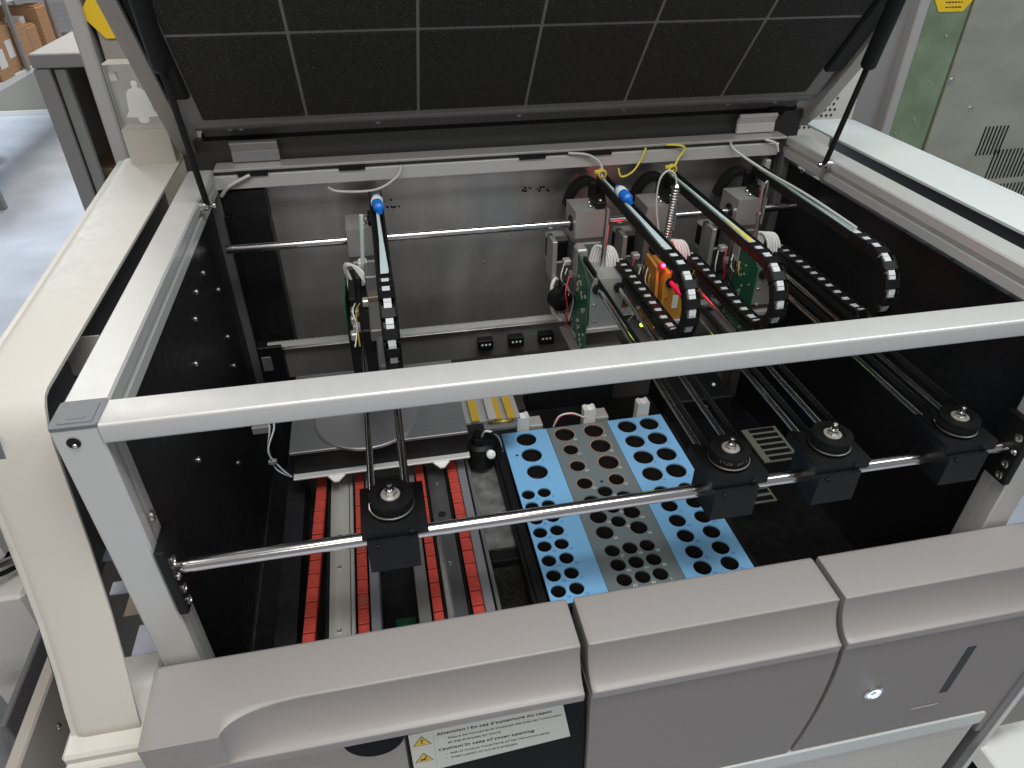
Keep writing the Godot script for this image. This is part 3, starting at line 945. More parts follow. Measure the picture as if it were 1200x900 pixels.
func build_arm(i: int) -> void:
	var mx: float = [0.3125, 0.762, 0.912, 1.111][i]
	var label: String = ["gantry arm on the left with blue and white plug, above the red rack lanes", "gantry arm with tall green circuit board, nearest the blue plate's right edge", "gantry arm with amber block, red light and upright spring", "rightmost gantry arm, beside the black right wall"][i]
	var arm := thing("gantry_arm", label, "gantry arm", Vector3(mx, 0, 0), "gantry arms on the two chrome rods")
	var X := Vector3.RIGHT
	var Y := Vector3.UP
	var Z := Vector3.BACK
	# front block: a plate over a body that rides on the front rod
	var s := ms()
	prism(s, [Vector2(-0.036, -0.006), Vector2(0.044, -0.006), Vector2(0.044, 0.070), Vector2(-0.036, 0.070)], Vector3(0, -0.2115, 0), X, -Z, Vector3(0, 0.0155, 0))
	var fb := put(arm, "front_block", s, M.black)
	s = ms()
	prism(s, [Vector2(-0.031, -0.0115), Vector2(0.031, -0.0115), Vector2(0.031, 0.052), Vector2(-0.031, 0.052)], Vector3(0, -0.263, 0), X, -Z, Vector3(0, 0.0512, 0))
	put(fb, "block_body", s, M.black)
	for q in [Vector3(-0.018, -0.218, 0.0117), Vector3(0.024, -0.205, 0.0062)]:
		screw(fb, q, Z, M.rubber, "pan", 0.8)
	# pulley
	var pc := Vector3(0.003, -0.1935, -0.031)
	s = ms()
	lathe(s, pc, Y, [Vector2(0, 0.0012), Vector2(0.0265, 0.0012), Vector2(0.0268, 0.0045), Vector2(0.0225, 0.0045), Vector2(0.0225, 0.0165), Vector2(0.0268, 0.0165), Vector2(0.0272, 0.0175), Vector2(0.0268, 0.0195), Vector2(0.0165, 0.0195), Vector2(0.0155, 0.0178), Vector2(0.0, 0.0178)], 40)
	var pu := put(arm, "pulley", s, M.black)
	s = ms()
	lathe(s, pc, Y, [Vector2(0.0268, 0.0012), Vector2(0.0282, 0.0014), Vector2(0.0282, 0.0028), Vector2(0.0268, 0.0032)], 40)
	put(pu, "flange_rim", s, M.zinc)
	s = ms()
	lathe(s, pc, Y, [Vector2(0.0118, 0.0176), Vector2(0.0118, 0.0192), Vector2(0.0092, 0.0192), Vector2(0.0088, 0.0184), Vector2(0.0, 0.0184)], 24)
	put(pu, "bearing", s, M.steel_rail)
	s = ms()
	lathe(s, pc, Y, [Vector2(0.0078, 0.0184), Vector2(0.0078, 0.0204), Vector2(0.0066, 0.0208), Vector2(0.0066, 0.0258), Vector2(0.0056, 0.0266), Vector2(0.0032, 0.0266)], 6, 0.4 + i)
	put(pu, "nut", s, M.chrome)
	s = ms()
	lathe(s, pc, Y, [Vector2(0.0034, 0.026), Vector2(0.0034, 0.0345), Vector2(0.0026, 0.0357), Vector2(0, 0.0357)], 14)
	put(pu, "stud", s, M.chrome)
	# toothed belt: loop round the pulley and two long runs
	s = ms()
	var path := []
	var zb := -0.70
	var nz := 150
	for k in nz:
		path.append([Vector3(pc.x - 0.0247, 0, lerpf(zb, pc.z, float(k) / nz)), -X])
	for k in 19:
		var t := PI * k / 18
		path.append([Vector3(pc.x - 0.0247 * cos(t), 0, pc.z + 0.0247 * sin(t)), Vector3(-cos(t), 0, sin(t))])
	for k in nz:
		path.append([Vector3(pc.x + 0.0247, 0, lerpf(pc.z, zb, float(k + 1) / nz)), X])
	for k in path.size() - 1:
		var a: Vector3 = path[k][0]
		var b: Vector3 = path[k + 1][0]
		var na: Vector3 = path[k][1]
		var nb: Vector3 = path[k + 1][1]
		var tk := 0.0022 if k % 2 == 0 else 0.0010
		var lo := Vector3(0, pc.y + 0.0055, 0)
		var hi := Vector3(0, pc.y + 0.0148, 0)
		var c := (a + b) / 2 + (lo + hi) / 2
		quad(s, a + lo, b + lo, b + hi, a + hi, c - na, 1)
		quad(s, a - na * tk + lo, b - nb * tk + lo, b - nb * tk + hi, a - na * tk + hi, c + na)
		quad(s, a + hi, b + hi, b - nb * tk + hi, a - na * tk + hi, c - Y)
		quad(s, a - na * tk + lo, a - na * tk + hi, a + hi - na * 0.0002, a + lo - na * 0.0002, c)
	var belt := put(arm, "toothed_belt", s, M.rubber)
	if i == 1:
		s = ms()
		var word := "T125 3M-9"
		for k in word.length():
			var t := deg_to_rad(-52.0 + k * 10.5)
			var nrm := Vector3(sin(t), 0, cos(t))
			write(s, word[k], 0.0072, Transform3D(Basis(nrm.cross(Y) * -1.0, Y, nrm), Vector3(pc.x, pc.y + 0.0101, pc.z) + nrm * 0.0250), true)
		put(belt, "belt_lettering", s, M.bronze)
	for x in [-0.0215, 0.0215]:
		s = ms()
		tube(s, [Vector3(x, -0.2, -0.066), Vector3(x, -0.2, -0.685)], 0.0047, 16)
		put(arm, "guide_rod", s, M.chrome)
	# rear block on the rear rod
	s = ms()
	prism(s, [Vector2(-0.742, -0.092), Vector2(-0.668, -0.092), Vector2(-0.668, -0.148), Vector2(-0.675, -0.16), Vector2(-0.742, -0.16)] , Vector3(-0.036, 0, 0), Z, Y, X * 0.064)
	var rb := put(arm, "rear_block", s, M.block_grey)
	for q in [[-0.0365, -1.0], [0.0285, 1.0]]:
		s = ms()
		lathe(s, Vector3(q[0], -0.127, -0.70), X * q[1], [Vector2(0.0165, 0.0), Vector2(0.0165, 0.0012), Vector2(0.0085, 0.0012)], 22)
		put(rb, "bushing", s, M.rubber)
	bpart(arm, "rear_plate", Vector3(-0.004, -0.19, -0.70), Vector3(0.058, 0.06, 0.06), M.hood_grey, 0.003)
	bpart(rb, "clamp_bar", Vector3(0.018, -0.085, -0.70), Vector3(0.022, 0.014, 0.05), M.black, 0.002)
	for q in [Vector3(0.004, -0.09, -0.712), Vector3(0.018, -0.077, -0.684), Vector3(0.0, -0.09, -0.69)]:
		screw(rb, q, Y, M.zinc, "pan", 1.0)
	bpart(arm, "upright_bar", Vector3(0.024, -0.10, -0.755), Vector3(0.018, 0.075, 0.012), M.black, 0.002)
	# cable chain: rear arch, top channel, front loop and lower run made of links
	var cx := 0.026 if i == 0 else 0.042
	s = ms()
	var arch := []
	for k in 15:
		var t := PI * k / 14 * 0.92
		arch.append(Vector3(cx - 0.028 + 0.035 * cos(t), -0.120 + 0.062 * sin(t) - 0.02 * (k / 14.0), -0.765 - 0.03 * (k / 14.0)))
	for k in 14:
		var d: Vector3 = arch[k + 1] - arch[k]
		box(s, (arch[k] + arch[k + 1]) / 2, Vector3(0.015, 0.026, d.length() * 1.25), 0.001, Basis(d.normalized().cross(Z).normalized() * -1.0, Z, d.normalized()))
	if i > 0:
		put(arm, "rear_cable_arch", s, M.rubber)
	var z_front := -0.345
	var yc := -0.119
	var rr := 0.060
	s = ms()
	var zt := -0.40
	var zr := -0.755
	box(s, Vector3(cx, -0.0665, (zt + zr) / 2), Vector3(0.020, 0.003, absf(zr - zt)), 0.0)
	for x in [-0.0112, 0.0112]:
		box(s, Vector3(cx + x, -0.060, (zt + zr) / 2), Vector3(0.003, 0.017, absf(zr - zt)), 0.001)
	put(arm, "cable_channel", s, M.rubber)
	var lp := []
	for k in 2:
		lp.append([Vector3(cx, -0.0605, -0.385 + 0.027 * k), 0.0])
	for k in 7:
		var t := PI * (k + 0.5) / 7
		lp.append([Vector3(cx, yc + (rr - 0.0005) * cos(t), z_front + rr * 1.12 * sin(t)), t])
	for k in 10:
		lp.append([Vector3(cx, -0.178, -0.352 - 0.0262 * k), PI])
	var n := 0
	for l in lp:
		var o := put(arm, "chain_link", link_mesh(), M.black, l[0])
		o.basis = Basis(X, l[1])
		n += 1
	s = ms()
	var rp := []
	for k in 20:
		var t := PI * k / 19
		rp.append(Vector3(cx, yc + (rr - 0.001) * cos(t), z_front + rr * 1.12 * sin(t)))
	rp.push_front(Vector3(cx, -0.0605, -0.40))
	rp.append(Vector3(cx, -0.1785, -0.605))
	for k in rp.size() - 1:
		var d: Vector3 = rp[k + 1] - rp[k]
		box(s, (rp[k] + rp[k + 1]) / 2, Vector3(0.0112, 0.0150, d.length() * 1.03), 0.0, Basis(X, d.normalized().cross(X), d.normalized()))
	put(arm, "ribbon_cable", s, M.chain_ribbon)
	# the pale wedge of tubing that lies in the top channel
	s = ms()
	prism(s, [Vector2(-0.40, 0.0075), Vector2(-0.385, -0.006), Vector2(-0.52, -0.002), Vector2(-0.745, -0.0015), Vector2(-0.745, 0.0015), Vector2(-0.52, 0.005)], Vector3(cx, -0.0585, 0), Z, X, Vector3(0, 0.004, 0))
	put(arm, "tube_bundle", s, M.ribbon)
	if i < 2:
		var pz := -0.66 if i == 1 else -0.70
		s = ms()
		lathe(s, Vector3(cx + 0.002, -0.046, pz), Vector3(0, 0, 1), [Vector2(0, 0), Vector2(0.0085, 0.001), Vector2(0.0095, 0.012), Vector2(0, 0.012)], 14)
		put(arm, "blue_plug", s, M.cap_blue)
		s = ms()
		lathe(s, Vector3(cx + 0.002, -0.046, pz + 0.012), Vector3(0, 0, 1), [Vector2(0.0105, 0), Vector2(0.0115, 0.004), Vector2(0.0115, 0.017), Vector2(0.009, 0.02), Vector2(0, 0.02)], 16)
		put(arm, "white_collar", s, M.white)
		s = ms()
		lathe(s, Vector3(cx + 0.002, -0.046, pz + 0.03), Vector3(0.1, -0.1, 1), [Vector2(0.0105, 0), Vector2(0.0105, 0.022), Vector2(0.006, 0.027), Vector2(0.0042, 0.027), Vector2(0.0042, 0.038), Vector2(0, 0.038)], 16)
		put(arm, "blue_plug", s, M.cap_blue)
	# carriage that hangs on the guide rods
	var cm: Material = [M.block_grey, M.block_grey, M.amber, M.block_grey][i]
	var zc := -0.60
	if i == 0:
		bpart(arm, "carriage", Vector3(0.004, -0.155, zc + 0.03), Vector3(0.026, 0.05, 0.06), M.hood_grey, 0.002)
		bpart(arm, "carriage_cover", Vector3(0.006, -0.178, zc + 0.135), Vector3(0.027, 0.022, 0.10), M.hood_grey, 0.002)
		bpart(arm, "carriage_cover", Vector3(0.004, -0.165, zc + 0.07), Vector3(0.022, 0.012, 0.025), M.bronze, 0.001)
		bpart(arm, "dark_side_frame", Vector3(-0.012, -0.235, zc + 0.06), Vector3(0.066, 0.11, 0.20), M.black, 0.003)
		bpart(arm, "dark_side_frame", Vector3(-0.035, -0.185, zc + 0.02), Vector3(0.012, 0.05, 0.12), M.rubber, 0.002)
		for q in [[-0.032, -0.176, 0.10, 0.014, "block_grey"], [-0.034, -0.176, 0.128, 0.010, "edge_grey"], [-0.030, -0.177, 0.152, 0.012, "mat_grey"], [-0.034, -0.177, 0.178, 0.012, "block_grey"], [0.028, -0.172, 0.03, 0.010, "mat_grey"], [-0.012, -0.172, 0.075, 0.012, "steel_rail"], [0.0, -0.17, 0.05, 0.012, "white"]]:
			bpart(arm, "connector", Vector3(q[0], q[1], zc + q[2]), Vector3(q[3], 0.014, q[3] * 1.3), M[q[4]], 0.002)
		for k in 3:
			s = ms()
			tube(s, curve([Vector3(-0.030 + k * 0.004, -0.165, zc + 0.09), Vector3(-0.034 + k * 0.003, -0.158, zc + 0.13), Vector3(-0.028, -0.166, zc + 0.17), Vector3(-0.034 + k * 0.004, -0.18, zc + 0.21)]), 0.0012, 6)
			put(arm, "wire", s, [M.white_cable, M.black, M.gold][k])
		bpart(arm, "board_edge", Vector3(-0.047, -0.20, zc + 0.04), Vector3(0.002, 0.10, 0.16), M.pcb, 0.0)
		var tail := bpart(arm, "carriage_tail", Vector3(0.012, -0.20, zc + 0.215), Vector3(0.022, 0.03, 0.07), M.hood_grey, 0.004)
		tail.rotation.x = 0.25
	else:
		s = ms()
		var poly := [Vector2(-0.034, -0.285), Vector2(0.03, -0.285), Vector2(0.034, -0.20), Vector2(0.03, -0.18), Vector2(-0.03, -0.18), Vector2(-0.036, -0.20)]
		if i == 3:
			poly = [Vector2(-0.036, -0.27), Vector2(0.026, -0.275), Vector2(0.037, -0.262), Vector2(0.036, -0.225), Vector2(0.024, -0.20), Vector2(0.0, -0.185), Vector2(-0.024, -0.185), Vector2(-0.036, -0.205)]
		prism(s, poly, Vector3(0, 0, zc - 0.03), X, Y, Z * 0.085, 50)
		var ca := put(arm, "carriage", s, cm)
		for x in [-0.0215, 0.0215]:
			s = ms()
			lathe(s, Vector3(x, -0.2, zc + 0.0552), Z, [Vector2(0.0105, 0), Vector2(0.0105, 0.004), Vector2(0.006, 0.004), Vector2(0.0055, 0.001)], 18)
			put(ca, "bushing", s, M.rubber)
		for q in [Vector2(-0.026, -0.235), Vector2(-0.005, -0.225), Vector2(0.012, -0.245), Vector2(-0.02, -0.272), Vector2(0.024, -0.272)]:
			screw(ca, Vector3(q.x, q.y, zc + 0.0552), Z, M.zinc if i != 2 else M.red_cable, "pan", 0.7)
		bpart(ca, "cross_strip", Vector3(0.004, -0.291, zc + 0.03), Vector3(0.09, 0.010, 0.06), M.edge_grey, 0.001)
		if i == 2:
			bpart(ca, "label_plate", Vector3(-0.006, -0.245, zc + 0.0555), Vector3(0.012, 0.03, 0.001), M.paper, 0.0)
			bpart(ca, "side_plate", Vector3(0.034, -0.225, zc + 0.05), Vector3(0.006, 0.07, 0.012), M.white, 0.001)
	# green circuit board on the left of the carriage
	if i == 1 or i == 3:
		var px := -0.045
		var z0 := -0.615
		s = ms()
		prism(s, [Vector2(z0, -0.15), Vector2(z0 + 0.055, -0.165), Vector2(z0 + 0.085, -0.18), Vector2(z0 + 0.085, -0.36), Vector2(z0, -0.36)], Vector3(px, 0, 0), Z, Y, X * 0.0022)
		var pb := put(arm, "circuit_board", s, M.pcb)
		s = ms()
		for k in 26:
			box(s, Vector3(px - 0.0016, rng.randf_range(-0.34, -0.19), z0 + rng.randf_range(0.008, 0.078)), Vector3(0.002, rng.randf_range(0.002, 0.008), rng.randf_range(0.002, 0.007)))
			box(s, Vector3(px + 0.0032, rng.randf_range(-0.34, -0.19), z0 + rng.randf_range(0.008, 0.078)), Vector3(0.002, rng.randf_range(0.002, 0.006), rng.randf_range(0.002, 0.005)))
		var comp := put(pb, "components", s, M.edge_grey)
		comp.set_meta("kind", "stuff")
		for y in [-0.33, -0.345]:
			bpart(pb, "terminal", Vector3(px + 0.001, y, z0 + 0.086), Vector3(0.008, 0.008, 0.005), M.white, 0.001)
		bpart(arm, "spacer_block", Vector3(-0.036, -0.175, z0 - 0.008), Vector3(0.022, 0.06, 0.03), M.block_grey, 0.003)
		bpart(arm, "side_rail", Vector3(-0.031, -0.165, z0 + 0.02), Vector3(0.006, 0.012, 0.12), M.black, 0.001)
	else:
		if i == 2:
			s = ms()
			prism(s, [Vector2(-0.62, -0.17), Vector2(-0.56, -0.175), Vector2(-0.54, -0.30), Vector2(-0.62, -0.30)], Vector3(-0.048, 0, 0), Z, Y, X * 0.006)
			put(arm, "amber_side", s, M.amber)
	if i > 0:
		for q in [[-0.040, -0.632], [0.036, -0.652]]:
			s = ms()
			tube(s, [Vector3(q[0], -0.17, q[1]), Vector3(q[0], -0.36, q[1])], 0.0024, 8)
			put(arm, "pillar", s, M.zinc)
		bpart(arm, "angle_bracket", Vector3(-0.074, -0.20, -0.70), Vector3(0.010, 0.09, 0.05), M.block_grey, 0.001)
		bpart(arm, "lower_plate", Vector3(-0.01, -0.345, -0.60), Vector3(0.11, 0.012, 0.10), M.hood_grey, 0.002)
		for k in 6:
			s = ms()
			var zz := rng.randf_range(-0.66, -0.58)
			var xx := rng.randf_range(-0.075, -0.035)
			tube(s, curve([Vector3(xx, -0.19, zz), Vector3(xx - 0.012, -0.215, zz + 0.02), Vector3(xx + rng.randf_range(-0.01, 0.02), -0.25, zz + 0.015), Vector3(xx + rng.randf_range(-0.02, 0.02), -0.31, zz)], 5), 0.0013, 6)
			put(arm, "wire", s, [M.black, M.white_cable, M.gold, M.red_cable, M.rubber, M.pale_tube][(k + i) % 6])
		for q in [[-0.048, -0.20, -0.675, "edge_grey"], [-0.058, -0.245, -0.665, "black"], [-0.036, -0.225, -0.665, "mat_grey"], [0.044, -0.19, -0.64, "black"], [0.046, -0.215, -0.62, "hood_grey"]]:
			bpart(arm, "connector", Vector3(q[0], q[1], q[2]), Vector3(0.016, 0.012, 0.018), M[q[3]], 0.002)
	if i == 1:
		s = ms()
		lathe(s, Vector3(-0.072, -0.27, -0.66), Vector3(0.3, 0, 1), [Vector2(0, 0), Vector2(0.022, 0), Vector2(0.024, 0.004), Vector2(0.024, 0.026), Vector2(0.012, 0.030), Vector2(0.010, 0.036), Vector2(0, 0.036)], 22)
		put(arm, "coil", s, M.black)
	if i == 2:
		s = ms()
		prism(s, [Vector2(-0.40, 0.006), Vector2(-0.387, -0.003), Vector2(-0.50, -0.001)], Vector3(cx - 0.001, -0.0544, 0), Z, X, Vector3(0, 0.0015, 0))
		put(arm, "yellow_wires", s, M.yellow)
	if i == 3:
		for k in 3:
			s = ms()
			tube(s, curve([Vector3(-0.050 + k * 0.003, -0.14, -0.66), Vector3(-0.046 + k * 0.003, -0.142, -0.62), Vector3(-0.036 + k * 0.004, -0.155, -0.58)], 5), 0.0016, 6)
			put(arm, "wire", s, M.red_cable)
	# motor behind the arm
	if i > 0:
		var mo := bpart(arm, "motor", Vector3(-0.052, -0.20, -0.745), Vector3(0.042, 0.05, 0.042), M.black, 0.006)
		for y in [-0.026, 0.026]:
			bpart(mo, "end_cap", Vector3(0, y, 0), Vector3(0.044, 0.010, 0.044), M.mat_grey, 0.006)
	# white ribbon that arcs out of the carriage
	for k in 5:
		s = ms()
		var x: float = -0.004 + k * 0.0052
		var za := -0.615 + k * 0.002
		if i == 0:
			tube(s, curve([Vector3(-0.042 + k * 0.002, -0.165, za + 0.01), Vector3(-0.044 + k * 0.001, -0.135, za + 0.01), Vector3(-0.028 + k * 0.002, -0.128, za + 0.03), Vector3(-0.008 + k * 0.003, -0.15, za + 0.06)], 6), 0.0026, 8)
		else:
			tube(s, curve([Vector3(x - 0.012, -0.185, za - 0.012), Vector3(x - 0.004, -0.150, za - 0.01), Vector3(x + 0.008, -0.146, za), Vector3(x + 0.016, -0.165, za + 0.012), Vector3(x + 0.018, -0.195, za + 0.016)], 6), 0.0027, 8)
		put(arm, "cable", s, M.white_cable)
	if i == 0:
		for q in [Vector3(0.002, -0.157, -0.60), Vector3(0.014, -0.150, -0.585), Vector3(-0.012, -0.15, -0.64)]:
			bpart(arm, "plug", q, Vector3(0.018, 0.014, 0.022), M.white, 0.003)
		s = ms()
		tube(s, [Vector3(-0.044, -0.15, -0.62), Vector3(-0.040, -0.22, -0.55), Vector3(-0.036, -0.30, -0.50)], 0.0014, 8)
		put(arm, "thin_rod", s, M.pale_tube)
		s = ms()
		lathe(s, Vector3(-0.043, -0.205, -0.545), Vector3(-1, 0.3, 0.4), [Vector2(0, -0.004), Vector2(0.005, -0.002), Vector2(0.005, 0.004), Vector2(0, 0.006)], 12)
		put(arm, "knob", s, M.paper)
	# upright needle, spring or tube
	var tip: Vector3 = [Vector3(-0.002, -0.039, -0.60), Vector3(0.006, -0.062, -0.60), Vector3(-0.012, -0.030, -0.60), Vector3(-0.030, -0.040, -0.60)][i]
	var foot: Vector3 = [Vector3(-0.014, -0.175, -0.60), Vector3(0.004, -0.20, -0.60), Vector3(-0.018, -0.16, -0.60), Vector3(-0.020, -0.18, -0.60)][i]
	s = ms()
	tube(s, [foot, tip], [0.0040, 0.0054, 0.0040, 0.0042][i], 14)
	var nd := put(arm, "needle", s, [M.ribbon, M.zinc, M.zinc, M.zinc][i])
	if i == 1:
		s = ms()
		lathe(s, tip - Vector3(0, 0.002, 0), tip - foot, [Vector2(0.0058, 0), Vector2(0.0066, 0.003), Vector2(0.0058, 0.007), Vector2(0, 0.0075)], 14)
		put(nd, "needle_head", s, M.zinc)
	if i == 2:
		s = ms()
		var coil := []
		for k in 24 * 12 + 1:
			var t := k / 12.0
			coil.append(foot.lerp(tip, t / 24.0) + Vector3(cos(TAU * t), 0, sin(TAU * t)) * 0.0070)
		tube(s, coil, 0.0014, 6)
		put(nd, "spring", s, M.zinc)
		s = ms()
		lathe(s, tip, Y, [Vector2(0.007, 0), Vector2(0.007, 0.003), Vector2(0.003, 0.008), Vector2(0, 0.008)], 14)
		put(nd, "spring_cap", s, M.zinc)
		s = ms()
		tube(s, curve([tip + Vector3(0, 0.004, 0), tip + Vector3(-0.006, 0.026, 0), tip + Vector3(-0.022, 0.034, 0), tip + Vector3(-0.036, 0.016, 0), tip + Vector3(-0.036, -0.03, 0), tip + Vector3(-0.024, -0.085, 0.0), tip + Vector3(-0.016, -0.11, 0.0)]), 0.0018, 8)
		put(nd, "thin_tube", s, M.pale_tube)
	if i == 3:
		s = ms()
		tube(s, curve([tip, tip + Vector3(0.006, 0.01, 0), tip + Vector3(0.010, -0.004, 0), tip + Vector3(0.008, -0.05, 0)]), 0.0022, 8)
		put(nd, "needle_loop", s, M.zinc)
		s = ms()
		lathe(s, tip.lerp(foot, 0.42), tip - foot, [Vector2(0.0034, 0), Vector2(0.0065, 0.001), Vector2(0.0065, 0.006), Vector2(0.0034, 0.008)], 14)
		put(nd, "collar", s, M.zinc)
	# indicator lights
	if i == 2:
		s = ms()
		var ball := []
		for k in 9:
			var t := -PI / 2 + PI * k / 8
			ball.append(Vector2(0.0072 * cos(t) if k > 0 and k < 8 else 0.0, 0.0072 * sin(t)))
		lathe(s, Vector3(-0.040, -0.168, -0.555), Vector3(0, 1, 0), ball, 16, 0.0, true)
		put(arm, "led_glow_ball", s, M.red_glow)  # red ball painted in for the glow around the LED
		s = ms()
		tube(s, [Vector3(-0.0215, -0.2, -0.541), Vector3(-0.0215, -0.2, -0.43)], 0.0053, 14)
		put(arm, "red_lit_rod", s, M.red_glow)  # sleeve added so the rod looks lit red by the LED
		s = ms()
		lathe(s, Vector3(-0.039, -0.1655, -0.5505), Vector3(0.2, 0.6, 1), [Vector2(0, -0.004), Vector2(0.0045, 0.0), Vector2(0.003, 0.0032), Vector2(0, 0.0042)], 14)
		put(arm, "red_led", s, M.led_red)
		var ol := OmniLight3D.new()
		ol.name = "red_led_lamp"
		ol.light_color = Color(1.0, 0.03, 0.2)
		ol.light_energy = 0.0015
		ol.light_size = 0.004
		ol.omni_range = 4.0
		ol.omni_attenuation = 2.0
		ol.shadow_enabled = true
		ol.position = Vector3(mx - 0.037, -0.158, -0.541)
		add_child(ol)
	if i == 1:
		s = ms()
		lathe(s, Vector3(0.034, -0.225, -0.44), Vector3(0, 1, 0.8), [Vector2(0, -0.004), Vector2(0.0035, -0.003), Vector2(0.0035, 0.002), Vector2(0, 0.005)], 12)
		put(arm, "yellow_led", s, M.led_yellow)
		var ol := OmniLight3D.new()
		ol.name = "yellow_led_lamp"
		ol.light_color = Color(0.75, 1.0, 0.2)
		ol.light_energy = 0.0003
		ol.light_size = 0.004
		ol.omni_range = 4.0
		ol.omni_attenuation = 2.0
		ol.shadow_enabled = true
		ol.position = Vector3(mx + 0.034, -0.216, -0.433)
		add_child(ol)

# ------------------------------------------------------------------ reagent tray
func plate_with_holes(x0: float, x1: float, z0: float, z1: float, holes: Array) -> SurfaceTool:   # holes: Vector3(x, z, radius)
	var pts := PackedVector2Array()
	for q in [[x0, z0], [x1, z0], [x1, z1], [x0, z1]]:
		pts.append(Vector2(q[0], q[1]))
	for k in range(1, 40):
		pts.append(Vector2(x0, lerpf(z0, z1, k / 40.0))); pts.append(Vector2(x1, lerpf(z0, z1, k / 40.0)))
	for k in range(1, 10):
		pts.append(Vector2(lerpf(x0, x1, k / 10.0), z0)); pts.append(Vector2(lerpf(x0, x1, k / 10.0), z1))
	for h in holes:
		for k in 28:
			pts.append(Vector2(h.x, h.y) + Vector2.from_angle(TAU * k / 28 + 0.013) * h.z)
	var ix := Geometry2D.triangulate_delaunay(pts)
	var s := ms()
	for i in range(0, ix.size(), 3):
		var c := (pts[ix[i]] + pts[ix[i + 1]] + pts[ix[i + 2]]) / 3.0
		var open := false
		for h in holes:
			if c.distance_to(Vector2(h.x, h.y)) < h.z * 0.985:
				open = true
		if not open:
			var q := []
			for k in 3:
				q.append(Vector3(pts[ix[i + k]].x, 0, pts[ix[i + k]].y))
			tri(s, q[0], q[1], q[2], Vector3(0, -9, 0))
	for h in holes:
		for k in 28:
			var a: Vector2 = Vector2.from_angle(TAU * k / 28 + 0.013) * h.z
			var b: Vector2 = Vector2.from_angle(TAU * (k + 1) / 28 + 0.013) * h.z
			var o := Vector3(h.x, 0, h.y)
			var A := o + Vector3(a.x, 0, a.y)
			var Bq := o + Vector3(b.x, 0, b.y)
			quad(s, A, Bq, Bq - Vector3(0, 0.003, 0), A - Vector3(0, 0.003, 0), o + (A - o) * 3.0, 5)
	for q in [[x0, z0, x1, z0], [x1, z0, x1, z1], [x1, z1, x0, z1], [x0, z1, x0, z0]]:
		quad(s, Vector3(q[0], 0, q[1]), Vector3(q[2], 0, q[3]), Vector3(q[2], -0.003, q[3]), Vector3(q[0], -0.003, q[1]), Vector3((x0 + x1) / 2, 0, (z0 + z1) / 2))
	return s

